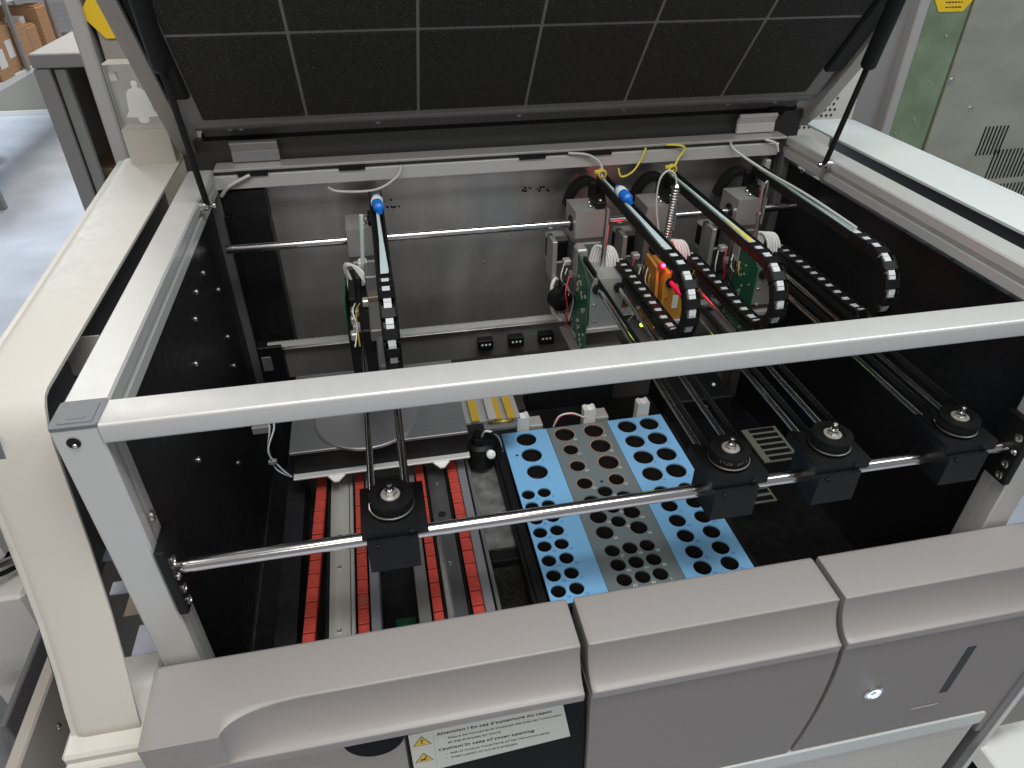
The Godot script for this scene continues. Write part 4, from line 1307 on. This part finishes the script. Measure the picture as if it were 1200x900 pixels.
func build_tray() -> void:
	var tray := thing("reagent_tray", "flat reagent tray of blue and grey strips full of round wells", "tray", Vector3(0.5235, -0.42, -0.41))
	var big := 0.019
	var mid := 0.0142
	var small := 0.0116
	var sets := [[], [], []]
	for z in [0.024, 0.070, 0.116]:
		sets[0].append(Vector3(0.0445, z, big))
	for k in 8:
		for x in [0.016, 0.0442]:
			sets[0].append(Vector3(x, 0.1695 + 0.0295 * k, small))
	for z in [0.024]:
		sets[1].append(Vector3(0.119, z, big))
	for z in [0.069, 0.115, 0.161]:
		sets[1].append(Vector3(0.119, z, mid))
	for z in [0.024, 0.069, 0.116]:
		sets[1].append(Vector3(0.177, z, big))
	sets[1].append(Vector3(0.177, 0.162, mid))
	sets[1].append(Vector3(0.1485, 0.187, mid * 0.92))
	sets[1].append(Vector3(0.119, 0.206, mid)); sets[1].append(Vector3(0.177, 0.206, mid))
	sets[1].append(Vector3(0.1485, 0.2275, small * 1.05)); sets[1].append(Vector3(0.1485, 0.259, small * 1.08))
	for z in [0.243, 0.278]:
		sets[1].append(Vector3(0.119, z, mid * 1.02)); sets[1].append(Vector3(0.177, z, mid * 1.02))
	for z in [0.317, 0.346, 0.375]:
		for x in [0.119, 0.1482, 0.177]:
			sets[1].append(Vector3(x, z, small * 1.05))
	for z in [0.024, 0.069, 0.115, 0.161]:
		for x in [0.245, 0.290]:
			sets[2].append(Vector3(x, z, big * 0.98))
	for z in [0.207, 0.2415, 0.276, 0.310, 0.344, 0.376]:
		for x in [0.245, 0.290]:
			sets[2].append(Vector3(x, z, mid))
	var xs := [0.0, 0.0888, 0.2115, 0.3235]
	var n := 1
	for i in 3:
		var m: Material = M.grey_plate if i == 1 else M.blue
		var plate := put(tray, ["blue_strip", "grey_strip", "blue_strip"][i], plate_with_holes(xs[i] + 0.0003, xs[i + 1] - 0.0003, 0.0, 0.40, sets[i]), m, Vector3.ZERO, ["narrow blue strip on the left of the tray", "grey middle strip of the tray", "blue strip on the right of the tray"][i])
		for h in sets[i]:
			var key := "well%.4f" % h.z
			if not mesh_of.has(key):
				var w := ms()
				lathe(w, Vector3.ZERO, Vector3.UP, [Vector2(h.z * 0.30, -0.0285), Vector2(h.z * 0.30, -0.032), Vector2(0, -0.032)], 24)
				lathe(w, Vector3.ZERO, Vector3.DOWN, [Vector2(0, 0.03), Vector2(h.z * 0.85, 0.028), Vector2(h.z * 1.02, 0.012), Vector2(h.z * 1.02, 0.0035)], 28)
				w.generate_normals()
				mesh_of[key] = w.commit()
			put(plate, "well", mesh_of[key], M.well, Vector3(h.x, 0, h.y))
			if i == 1 and h.y < 0.18 and h.z > 0.0125 or (i == 2 and h.y < 0.18):
				var r := ms()
				lathe(r, Vector3(h.x + 0.0008, 0.0003, h.y + 0.0006), Vector3.UP, [Vector2(h.z * 1.015, 0.0), Vector2(h.z * (1.07 if i == 1 else 1.03), 0.0002)], 28)
				put(plate, "worn_ring", r, M.orange_rim)
		var s := ms()
		for h in sets[i]:
			if i == 1 or h.y < 9.0:
				write(s, str(n), 0.0066, Transform3D(Basis(Vector3.RIGHT, Vector3.FORWARD, Vector3.UP), Vector3(h.x + h.z * 0.55 + 0.006, 0.0003, h.y + h.z * 0.75 + 0.004)))
			n = n % 44 + 1
		put(plate, "printed_numbers", s, M.white if i == 1 else M.cap_blue)
	var hole := ms()
	for q in [Vector2(0.018, 0.066), Vector2(0.150, 0.163)]:
		lathe(hole, Vector3(q.x, 0.0003, q.y), Vector3.UP, [Vector2(0.0028, 0), Vector2(0, 0.0002)], 12)
	put(tray, "index_dots", hole, M.black)
	var s := ms()
	box(s, Vector3(0.162, -0.03, 0.2), Vector3(0.335, 0.05, 0.41), 0.0)
	bpart(tray, "tray_side", Vector3(-0.014, -0.02, 0.2), Vector3(0.022, 0.03, 0.41), M.black, 0.001)
	bpart(tray, "tray_side", Vector3(0.330, -0.02, 0.2), Vector3(0.010, 0.03, 0.41), M.black, 0.001)
	bpart(tray, "tray_base", Vector3(0.162, -0.045, 0.2), Vector3(0.33, 0.008, 0.41), M.black_wall, 0.0)
	# white clips along the rear edge with their small metal tongues
	for x in [0.045, 0.178, 0.288]:
		var c := thing("white_clip", ["white plastic clip at the tray's left rear corner", "white plastic clip behind the tray's grey strip", "white plastic clip behind the tray's right blue strip"][[0.045, 0.178, 0.288].find(x)], "clip", Vector3(0.5235 + x, -0.42, -0.425), "white clips along the rear edge of the tray")
		var p := ms()
		prism(p, [Vector2(-0.012, -0.025), Vector2(0.012, -0.025), Vector2(0.012, 0.027), Vector2(0.008, 0.030), Vector2(0.004, 0.027), Vector2(-0.004, 0.027), Vector2(-0.007, 0.030), Vector2(-0.012, 0.026)], Vector3(0, 0, -0.009), Vector3.RIGHT, Vector3.UP, Vector3(0, 0, 0.018))
		put(c, "clip_body", p, M.white)
		if x < 0.2:
			bpart(c, "metal_tongue", Vector3(0.026, 0.0, -0.006), Vector3(0.026, 0.012, 0.03), M.edge_grey, 0.001)
	for k in 2:
		var w := ms()
		tube(w, curve([Vector3(0.63, -0.425, -0.42), Vector3(0.64 + k * 0.004, -0.40, -0.418), Vector3(0.665, -0.395 - k * 0.002, -0.416), Vector3(0.69, -0.41, -0.417), Vector3(0.71, -0.425, -0.42)]), 0.0017, 8)
		var cb := put(self, "thin_cable", w, M.white_cable if k == 0 else M.red_cable)
		cb.set_meta("label", "short %s cable arching behind the tray's rear edge" % ("white" if k == 0 else "red"))
		cb.set_meta("category", "cable")

# ------------------------------------------------------------------ rack lanes
func build_lanes() -> void:
	var Y := Vector3.UP
	for lane in 2:
		var o := thing("rack_lane", ["left rack lane with bright steel rail between red toothed strips", "right rack lane with dark steel rail between red toothed strips"][lane], "rack lane", Vector3(0, -0.42, 0), "red edged rack lanes")
		var xs: Array = [[0.184, 0.2545], [0.3605, 0.4185]][lane]
		for k in 2:
			var wide: float = [[0.0165, 0.0150], [0.0140, 0.0165]][lane][k]
			var turn := -0.037 if lane == 0 and k == 0 else 0.0
			var mid := Vector3(xs[k], 0, -0.175)
			var B := Basis(Y, turn)
			var strip := ms()
			box(strip, mid + Vector3(0, -0.012, 0), Vector3(wide * 0.9, 0.012, 0.40), 0.0, B)
			var st := put(o, "red_strip", strip, M.red)
			for t in 15:
				var z := -0.19 + 0.0265 * t
				var s := ms()
				var dz := rng.randf_range(-0.0006, 0.0006)
				prism(s, [Vector2(-0.0125, -0.006), Vector2(0.0125, -0.006), Vector2(0.0125, -0.0004), Vector2(0.0120, 0.0), Vector2(-0.0112, 0.0), Vector2(-0.0125, -0.0016)], Vector3(-wide / 2, 0, 0), Vector3(0, 0, 1), Y, Vector3(wide, 0, 0))
				var tooth := put(st, "tooth", s, M.red, mid + B * Vector3(0, dz, z))
				tooth.basis = B
				if lane == 0 and k == 1 and t in [7, 11]:
					for r in 3:
						var w := ms()
						box(w, mid + Vector3(0.0, 0.0004, z - 0.006 + r * 0.006), Vector3(0.010, 0.0005, 0.0022))
						put(st, "ink_mark", w, M.bronze)
		var rx: float = [0.2205, 0.3885][lane]
		var rw: float = [0.030, 0.030][lane]
		var s := ms()
		prism(s, [Vector2(-rw / 2, -0.02), Vector2(-rw / 2, -0.006), Vector2(-rw * 0.25, -0.003), Vector2(0, -0.0022), Vector2(rw * 0.25, -0.003), Vector2(rw / 2, -0.006), Vector2(rw / 2, -0.02)], Vector3(rx, 0, -0.37), Vector3.RIGHT, Y, Vector3(0, 0, 0.40), 40)
		var rail := put(o, "steel_rail", s, M.steel_rail if lane == 0 else M.steel_rail_dark)
		for z in ([-0.335, -0.205, -0.145, -0.03] if lane == 0 else [-0.30, -0.225, -0.12]):
			var w := ms()
			var r := 0.0062 if z == -0.205 or z == -0.225 else 0.003
			lathe(w, Vector3(rx, -0.0021, z), Y, [Vector2(r, 0), Vector2(r, 0.0012), Vector2(r * 0.62, 0.0012), Vector2(r * 0.6, 0.0003), Vector2(0, 0.0003)], 18)
			put(rail, "bolt_hole", w, M.rubber if r > 0.005 else M.zinc)
		if lane == 0:
			for x in [0.2025, 0.2395]:
				bpart(o, "side_channel", Vector3(x, -0.012, -0.172), Vector3(0.006, 0.012, 0.40), M.black if x < 0.22 else M.mat_grey, 0.001)
			bpart(o, "outer_channel", Vector3(0.272, -0.02, -0.172), Vector3(0.014, 0.04, 0.40), M.cap, 0.001)
		else:
			for x in [0.3705, 0.4065]:
				bpart(o, "side_channel", Vector3(x, -0.012, -0.172), Vector3(0.004, 0.012, 0.40), M.black, 0.001)
			bpart(o, "outer_channel", Vector3(0.341, -0.02, -0.172), Vector3(0.018, 0.04, 0.40), M.hood_grey, 0.001)
			bpart(o, "outer_channel", Vector3(0.435, -0.02, -0.172), Vector3(0.014, 0.04, 0.40), M.cap, 0.001)
	bpart(machine, "lane_floor", Vector3(0.305, -0.485, -0.19), Vector3(0.33, 0.01, 0.42), M.black_wall, 0.0)
	bpart(machine, "lane_side", Vector3(0.145, -0.46, -0.19), Vector3(0.03, 0.06, 0.42), M.black_wall, 0.0)
	bpart(machine, "lane_rest", Vector3(0.312, -0.474, -0.045), Vector3(0.03, 0.004, 0.05), M.pcb, 0.0)
	# grey channel between the lanes and the tray
	var ch := thing("steel_channel", "scuffed grey steel channel between right red strip and blue tray", "channel", Vector3(0.478, -0.44, -0.20))
	bpart(ch, "channel_bed", Vector3(0, -0.002, -0.06), Vector3(0.052, 0.004, 0.22), M.trough, 0.0)
	bpart(ch, "channel_wall", Vector3(0.027, 0.006, 0.0), Vector3(0.004, 0.018, 0.36), M.trough, 0.0005)
	bpart(ch, "channel_wall", Vector3(-0.029, 0.004, 0.0), Vector3(0.006, 0.016, 0.36), M.hood_grey, 0.0005)
	bpart(ch, "recess_floor", Vector3(0, -0.022, 0.11), Vector3(0.054, 0.004, 0.14), M.trough_floor, 0.0)
	bpart(ch, "recess_step", Vector3(0, -0.012, 0.062), Vector3(0.046, 0.016, 0.022), M.black, 0.001)
	bpart(ch, "channel_end", Vector3(0, -0.004, 0.182), Vector3(0.054, 0.006, 0.026), M.trough, 0.0005)

func build_alarm_lamp() -> void:
	var o := thing("alarm_lamp", "clear acrylic block with a frosted bell on a cream base, on the left housing", "alarm lamp", Vector3(-0.071, 0.0, -0.866))
	var s := ms()
	prism(s, rounded(-0.041, -0.023, 0.041, 0.023, 0.003), Vector3(0, 0.0, 0), Vector3.RIGHT, Vector3.BACK, Vector3(0, 0.062, 0))
	put(o, "base", s, M.cream)
	s = ms()
	box(s, Vector3(0, 0.1185, 0), Vector3(0.080, 0.111, 0.042), 0.001)
	put(o, "acrylic_block", s, M.acrylic)
	bpart(o, "white_back", Vector3(-0.036, 0.118, -0.005), Vector3(0.004, 0.108, 0.026), M.acrylic, 0.0005)
	bpart(o, "top_cap", Vector3(0, 0.1755, 0), Vector3(0.080, 0.003, 0.042), M.cream, 0.001)
	bpart(o, "lamp_socket", Vector3(-0.032, 0.152, 0.0), Vector3(0.012, 0.014, 0.012), M.cream, 0.001)
	s = ms()
	var half := [Vector2(0, -0.0395), Vector2(0.006, -0.0385), Vector2(0.009, -0.035), Vector2(0.0095, -0.029), Vector2(0.027, -0.028), Vector2(0.0275, -0.0245), Vector2(0.0215, -0.018), Vector2(0.0195, 0.0), Vector2(0.0175, 0.013), Vector2(0.0125, 0.0195), Vector2(0.0045, 0.0225), Vector2(0.0042, 0.026), Vector2(0.0055, 0.030), Vector2(0.0035, 0.034), Vector2(0, 0.035)]
	var bell := []
	for p in half:
		bell.append(p)
	for k in range(half.size() - 2, 0, -1):
		bell.append(Vector2(-half[k].x, half[k].y))
	prism(s, bell, Vector3(0.004, 0.113, 0.0212), Vector3.RIGHT, Vector3.UP, Vector3(0, 0, 0.0006))
	put(o, "etched_bell", s, M.frost)

func sticker(parent: Node, c: Vector3, w: float, h: float, cut: float) -> void:
	var s := ms()
	var hw := w / 2
	var hh := h / 2
	prism(s, [Vector2(-hw + cut, -hh), Vector2(hw - cut, -hh), Vector2(hw, -hh + cut * 1.3), Vector2(hw, hh - cut * 1.3), Vector2(hw - cut, hh), Vector2(-hw + cut, hh), Vector2(-hw, hh - cut * 1.3), Vector2(-hw, -hh + cut * 1.3)], c, Vector3.RIGHT, Vector3.UP, Vector3(0, 0, 0.001))
	var st := put(parent, "yellow_sticker", s, M.sign_yellow)
	var t := ms()
	for k in 5:
		var x := -0.024 + rng.randf() * 0.008
		while x < 0.026:
			var l := rng.randf_range(0.004, 0.010)
			box(t, c + Vector3(x + l / 2, -hh + 0.010 + 0.011 * k, 0.0012), Vector3(l, rng.randf_range(0.0022, 0.0032), 0.0003))
			x += l + 0.002
	put(st, "printed_lines", t, M.ink)

func build_back_machine() -> void:
	var o := thing("steel_cabinet", "tall stainless steel machine standing behind the analyzer with yellow stickers and vent slots", "cabinet", Vector3(0, -1.25, -1.1))
	bpart(o, "left_panel", Vector3(0.25, 1.25, -0.3), Vector3(0.86, 2.5, 0.596), M.back_panel, 0.002)
	bpart(o, "edge_strip", Vector3(-0.205, 1.25, -0.25), Vector3(0.03, 2.5, 0.53), M.edge_grey, 0.004)
	bpart(o, "dark_window", Vector3(-0.11, 1.63, -0.001), Vector3(0.13, 0.28, 0.003), M.cap, 0.001)
	sticker(o, Vector3(-0.122, 1.475, 0.002), 0.145, 0.09, 0.03)
	bpart(o, "perforated_panel", Vector3(1.49, 1.25, -0.20), Vector3(0.24, 2.5, 0.4), M.cream, 0.004)
	var pf := ms()
	for r in 16:
		for c in 9:
			lathe(pf, Vector3(1.430 + c * 0.014 + (r % 2) * 0.007, 1.17 + r * 0.014, 0.0004), Vector3.BACK, [Vector2(0.0042, 0), Vector2(0, 0.0003)], 8)
	var pfo := put(o, "perforations", pf, M.slot)
	pfo.set_meta("kind", "stuff")
	bpart(o, "side_panel", Vector3(1.68, 1.25, -0.22), Vector3(0.136, 2.5, 0.4), M.cabinet_grey, 0.004)
	bpart(o, "edge_strip", Vector3(1.716, 1.25, -0.19), Vector3(0.028, 2.5, 0.4), M.edge_grey, 0.003)
	bpart(o, "black_gap", Vector3(1.7325, 1.25, -0.2), Vector3(0.005, 2.5, 0.4), M.rubber, 0.0)
	bpart(o, "narrow_steel_panel", Vector3(1.796, 1.25, -0.202), Vector3(0.122, 2.5, 0.4), M.back_green_reflection, 0.001)
	var main := bpart(o, "wide_steel_panel", Vector3(2.36, 1.25, -0.195), Vector3(1.0, 2.5, 0.4), M.back_steel, 0.002)
	for q in [Vector2(1.815, 0.13), Vector2(1.81, 0.02), Vector2(1.80, -0.075), Vector2(1.79, -0.135), Vector2(1.757, -0.11)]:
		screw(o, Vector3(q.x, q.y + 1.25, -0.0018), Vector3.BACK, M.zinc, "pan", 0.9)
	for q in [Vector2(-0.51 + 0.02, 0.02), Vector2(-0.40, -0.055)]:
		screw(main, Vector3(q.x, q.y, 0.2), Vector3.BACK, M.zinc, "countersunk", 1.4)
	for row in [[-0.325, -0.145, 0.08, 7, 0.012], [-0.262, -0.215, 0.085, 13, 0.0125], [-0.235, -0.318, 0.085, 13, 0.0125]]:
		for k in row[3]:
			bpart(main, "vent_slot", Vector3(row[0] + k * row[4], row[1], 0.2003), Vector3(0.0045, row[2], 0.0016), M.rubber, 0.0)
	sticker(o, Vector3(1.803, 1.505, -0.001), 0.125, 0.14, 0.028)

func build_left_background() -> void:
	# low grey cabinet with open shelves
	var o := thing("grey_cabinet", "low grey open cabinet with dark shelves beyond the left housing", "cabinet", Vector3(-0.35, -1.25, -2.2))
	bpart(o, "top_board", Vector3(0, 1.205, -0.4), Vector3(0.80, 0.045, 0.8), M.cabinet_grey, 0.004)
	for x in [-0.375, 0.375]:
		bpart(o, "post", Vector3(x, 0.59, -0.026), Vector3(0.05, 1.18, 0.05), M.cabinet_grey, 0.003)
		bpart(o, "side_board", Vector3(x, 0.59, -0.42), Vector3(0.03, 1.18, 0.74), M.cabinet_grey, 0.002)
	bpart(o, "inner_rail", Vector3(-0.325, 0.59, -0.035), Vector3(0.036, 1.17, 0.03), M.mat_grey, 0.003)
	bpart(o, "rear_board", Vector3(0, 0.59, -0.78), Vector3(0.72, 1.18, 0.02), M.cap, 0.0)
	for y in [0.80, 0.40]:
		bpart(o, "shelf_board", Vector3(0, y, -0.42), Vector3(0.72, 0.03, 0.70), M.wood if y > 0.5 else M.cap, 0.002)
	bpart(o, "foot_box", Vector3(-0.40, 0.30, 0.03), Vector3(0.06, 0.1, 0.05), M.lilac_plate, 0.004)
	# shelf rack with cardboard boxes
	var r := thing("shelf_rack", "white shelf rack holding a row of cardboard boxes, top left", "shelf rack", Vector3(-2.25, -1.25, -5.5))
	for y in [0.615, 1.06]:
		bpart(r, "shelf_board", Vector3(0, y, 0), Vector3(0.52, 0.04, 2.6), M.shelf_white, 0.004)
	for z in [-1.25, 1.25]:
		for x in [-0.24, 0.24]:
			bpart(r, "leg", Vector3(x, 1.0, z), Vector3(0.04, 2.0, 0.04), M.cabinet_grey, 0.003)
	for z in [-0.6, 0.18]:
		bpart(r, "upright", Vector3(0.262, 1.30, z), Vector3(0.025, 1.36, 0.045), M.cabinet_grey, 0.003)
	var zs := [-4.72, -4.98, -5.22, -5.46, -5.68, -5.93, -6.15]
	var hs := [0.26, 0.24, 0.29, 0.25, 0.22, 0.32, 0.28]
	var names := ["cardboard box nearest on the shelf, white label on its end", "second cardboard box from the near end of the shelf, with white label", "third cardboard box from the near end of the shelf", "cardboard box in the middle of the shelf row, beside the upright", "low cardboard box under a white slip on the shelf", "tall cardboard box near the far end of the shelf row", "cardboard box at the far end of the shelf, above the grey cabinet"]
	for k in 7:
		var wd: float = [0.20, 0.21, 0.19, 0.2, 0.19, 0.21, 0.2][k]
		var b := thing("cardboard_box", names[k], "box", Vector3(-2.19 + rng.randf_range(-0.015, 0.015), -0.615, zs[k]), "cardboard boxes on the shelf rack")
		var s := ms()
		box(s, Vector3(0, hs[k] / 2, 0), Vector3(0.38, hs[k], wd), 0.003)
		put(b, "carton", s, M.cardboard)
		bpart(b, "flap_edge", Vector3(0.12, hs[k] + 0.006, 0), Vector3(0.12, 0.012, wd * 0.94), M.cardboard, 0.001)
		if k < 3:
			bpart(b, "white_label", Vector3(0.1905, hs[k] * 0.5, 0), Vector3(0.002, 0.11, wd * 0.55), M.white, 0.0)
		if k == 4:
			bpart(b, "white_slip", Vector3(0.1, hs[k] + 0.04, 0), Vector3(0.10, 0.05, 0.09), M.white, 0.003)
	for k in 4:
		var b := thing("storage_box", ["white box on the upper shelf, nearest", "pale box on the upper shelf, second from the near end", "white box on the upper shelf, third from the near end", "white box on the upper shelf, farthest"][k], "box", Vector3(-2.2, -0.17, [-4.95, -5.35, -5.72, -6.1][k]), "white boxes on the upper shelf")
		var s := ms()
		box(s, Vector3(0, 0.11, 0), Vector3(0.38, 0.22, 0.3), 0.008)
		put(b, "box_body", s, M.shelf_white if k != 1 else M.white_blue)
		bpart(b, "box_lid", Vector3(0, 0.228, 0), Vector3(0.395, 0.016, 0.312), M.shelf_white, 0.004)
	var pa := thing("low_partition", "low brown grey partition standing on the floor behind the shelf rack", "partition", Vector3(-2.6, -1.25, -6.75))
	bpart(pa, "panel", Vector3(0, 0.33, 0), Vector3(3.2, 0.66, 0.05), M.back_panel, 0.004)
	bpart(pa, "foot", Vector3(0, 0.02, 0), Vector3(3.2, 0.04, 0.09), M.shelf_white, 0.003)
	# dark bag on the floor
	var bag := ms()
	var rings := [Vector2(0, 0.0), Vector2(0.17, 0.01), Vector2(0.20, 0.12), Vector2(0.19, 0.25), Vector2(0.14, 0.36), Vector2(0.06, 0.41), Vector2(0.04, 0.44), Vector2(0.075, 0.48), Vector2(0, 0.48)]
	lathe(bag, Vector3(-2.62, -1.25, -5.25), Vector3(0.05, 1, 0), rings, 9)
	var bg := put(self, "plastic_bag", bag, M.sack)
	bg.set_meta("label", "dark crumpled plastic bag on the floor under the shelf")
	bg.set_meta("category", "bag")
	# bench unit with drawers at the lower left
	var u := thing("drawer_unit", "grey bench unit with drawer fronts and cables at the lower left", "drawer unit", Vector3(-0.36, -1.25, -0.25))
	bpart(u, "bench_body", Vector3(-0.05, 0.22, -0.1), Vector3(0.34, 0.44, 1.0), M.edge_grey, 0.004)
	bpart(u, "front_board", Vector3(0.135, 0.36, 0.1), Vector3(0.02, 0.72, 0.62), M.bench, 0.003)
	bpart(u, "side_trim", Vector3(0.118, 0.58, 0.05), Vector3(0.012, 0.03, 0.80), M.hood_grey, 0.002)
	for z in [0.30, 0.18, 0.06]:
		screw(u, Vector3(0.1455, 0.66, z), Vector3.RIGHT, M.zinc, "pan", 1.2)
	bpart(u, "tray_box", Vector3(-0.05, 0.56, 0.14), Vector3(0.13, 0.22, 0.14), M.white_blue, 0.008)
	bpart(u, "tray_box", Vector3(-0.04, 0.60, -0.13), Vector3(0.15, 0.20, 0.16), M.shelf_white, 0.006)
	bpart(u, "dark_gap", Vector3(0.06, 0.555, 0.02), Vector3(0.010, 0.2, 0.28), M.cap, 0.002)
	bpart(u, "white_hood", Vector3(-0.035, 0.86, -0.22), Vector3(0.12, 0.24, 0.34), M.white, 0.03)
	bpart(u, "shelf_top", Vector3(-0.02, 0.66, -0.26), Vector3(0.22, 0.02, 0.2), M.edge_grey, 0.003)
	for k in 3:
		var s := ms()
		tube(s, curve([Vector3(0.02, 0.86 - k * 0.02, -0.24 + k * 0.015), Vector3(-0.02 - k * 0.02, 0.80, -0.16), Vector3(-0.04 + k * 0.01, 0.745, -0.10 + k * 0.02), Vector3(0.06, 0.73 - k * 0.01, -0.16), Vector3(0.12, 0.75, -0.22)]), 0.0045, 10)
		put(u, "black_cable", s, M.rubber if k != 1 else M.cabinet_grey)

func build_right_trolley() -> void:
	var o := thing("trolley", "white trolley with dark upright edge and black castor, at the lower right", "trolley", Vector3(1.42, -1.25, 0.05))
	bpart(o, "upright", Vector3(-0.088, 0.66, 0.05), Vector3(0.022, 1.1, 0.03), M.hood_grey, 0.002)
	bpart(o, "upright_edge", Vector3(-0.072, 0.66, 0.053), Vector3(0.009, 1.1, 0.03), M.shelf_white, 0.002)
	bpart(o, "deck", Vector3(0.20, 0.335, 0.0), Vector3(0.55, 0.05, 0.36), M.white, 0.004)
	bpart(o, "upper_deck", Vector3(0.20, 0.48, -0.12), Vector3(0.50, 0.02, 0.26), M.white_blue, 0.004)
	for q in [Vector3(0.10, 0.0, 0.02), Vector3(0.42, 0.0, 0.02), Vector3(0.42, 0.0, -0.12)]:
		var s := ms()
		lathe(s, q + Vector3(0, 0.11, -0.02), Vector3.RIGHT, [Vector2(0, -0.02), Vector2(0.085, -0.02), Vector2(0.11, -0.014), Vector2(0.11, 0.014), Vector2(0.085, 0.02), Vector2(0, 0.02)], 28)
		var c := put(o, "castor", s, M.rubber)
		s = ms()
		lathe(s, q + Vector3(0.021, 0.11, -0.02), Vector3.RIGHT, [Vector2(0.055, -0.042), Vector2(0.055, 0.0), Vector2(0.02, 0.004), Vector2(0, 0.004)], 24)
		put(c, "hub", s, M.edge_grey)
		s = ms()
		box(s, q + Vector3(0, 0.24, -0.02), Vector3(0.07, 0.12, 0.05), 0.006)
		put(c, "fork", s, M.hood_grey)

func build_cables() -> void:
	var defs := [
		["pale tube looping from the rear beam to the leftmost gantry arm", M.pale_tube, 0.0026, [Vector3(0.395, -0.010, -0.772), Vector3(0.385, -0.03, -0.765), Vector3(0.34, -0.052, -0.76), Vector3(0.27, -0.054, -0.77), Vector3(0.25, -0.05, -0.785)]],
		["pale tube from the rear beam to the arm beside the green board", M.pale_tube, 0.0028, [Vector3(0.735, -0.008, -0.776), Vector3(0.775, -0.012, -0.77), Vector3(0.802, -0.03, -0.765), Vector3(0.804, -0.055, -0.755)]],
		["loose yellow cable hanging in a loop below the rear beam", M.yellow, 0.0022, [Vector3(0.90, -0.005, -0.772), Vector3(0.893, -0.022, -0.768), Vector3(0.875, -0.05, -0.765), Vector3(0.852, -0.062, -0.77), Vector3(0.845, -0.045, -0.775)]],
		["yellow cable tied at the top of the amber gantry arm", M.yellow, 0.0024, [Vector3(0.945, -0.002, -0.775), Vector3(0.975, -0.004, -0.77), Vector3(0.985, -0.012, -0.768), Vector3(0.972, -0.030, -0.765), Vector3(0.956, -0.052, -0.75)]],
		["long grey cable running down to the rightmost cable chain", M.pale_tube, 0.0028, [Vector3(1.09, -0.004, -0.775), Vector3(1.10, -0.02, -0.765), Vector3(1.14, -0.045, -0.70), Vector3(1.153, -0.047, -0.56), Vector3(1.153, -0.048, -0.40)]],
		["black cable bundle rising behind the tray's left white clip", M.rubber, 0.0022, [Vector3(0.545, -0.405, -0.44), Vector3(0.552, -0.36, -0.44), Vector3(0.57, -0.31, -0.45), Vector3(0.60, -0.28, -0.47)]],
		["white cables folded in the rear left corner", M.pale_tube, 0.0035, [Vector3(0.05, -0.05, -0.775), Vector3(0.07, -0.03, -0.77), Vector3(0.11, -0.012, -0.772)]],
		["white wire curling out at the rear right corner", M.white_cable, 0.0025, [Vector3(1.17, -0.004, -0.775), Vector3(1.195, -0.012, -0.772), Vector3(1.205, -0.03, -0.772)]],
		["brown and white wires hanging by the green circuit board", M.paper, 0.004, [Vector3(0.70, -0.25, -0.68), Vector3(0.69, -0.235, -0.67), Vector3(0.68, -0.25, -0.66), Vector3(0.682, -0.30, -0.655), Vector3(0.70, -0.325, -0.65)]],
	]
	for d in defs:
		var s := ms()
		tube(s, curve(d[3]), d[2], 10)
		var o := put(self, "loose_cable", s, d[1])
		o.set_meta("label", d[0])
		o.set_meta("category", "cable")
	# yellow cable ties on the arms' tops
	for q in [[Vector3(0.803, -0.047, -0.755), "yellow tie where the tube meets the green board's arm"], [Vector3(0.955, -0.045, -0.75), "yellow tie at the top of the amber block's arm"]]:
		var s := ms()
		lathe(s, q[0] - Vector3(0, 0, 0.006), Vector3(0, 0, 1), [Vector2(0.006, 0), Vector2(0.0095, 0.001), Vector2(0.0095, 0.010), Vector2(0.006, 0.011)], 10)
		box(s, q[0] + Vector3(-0.01, 0.004, 0), Vector3(0.012, 0.007, 0.007), 0.001)
		var o := put(self, "cable_tie", s, M.yellow)
		o.set_meta("label", q[1])
		o.set_meta("category", "cable tie")
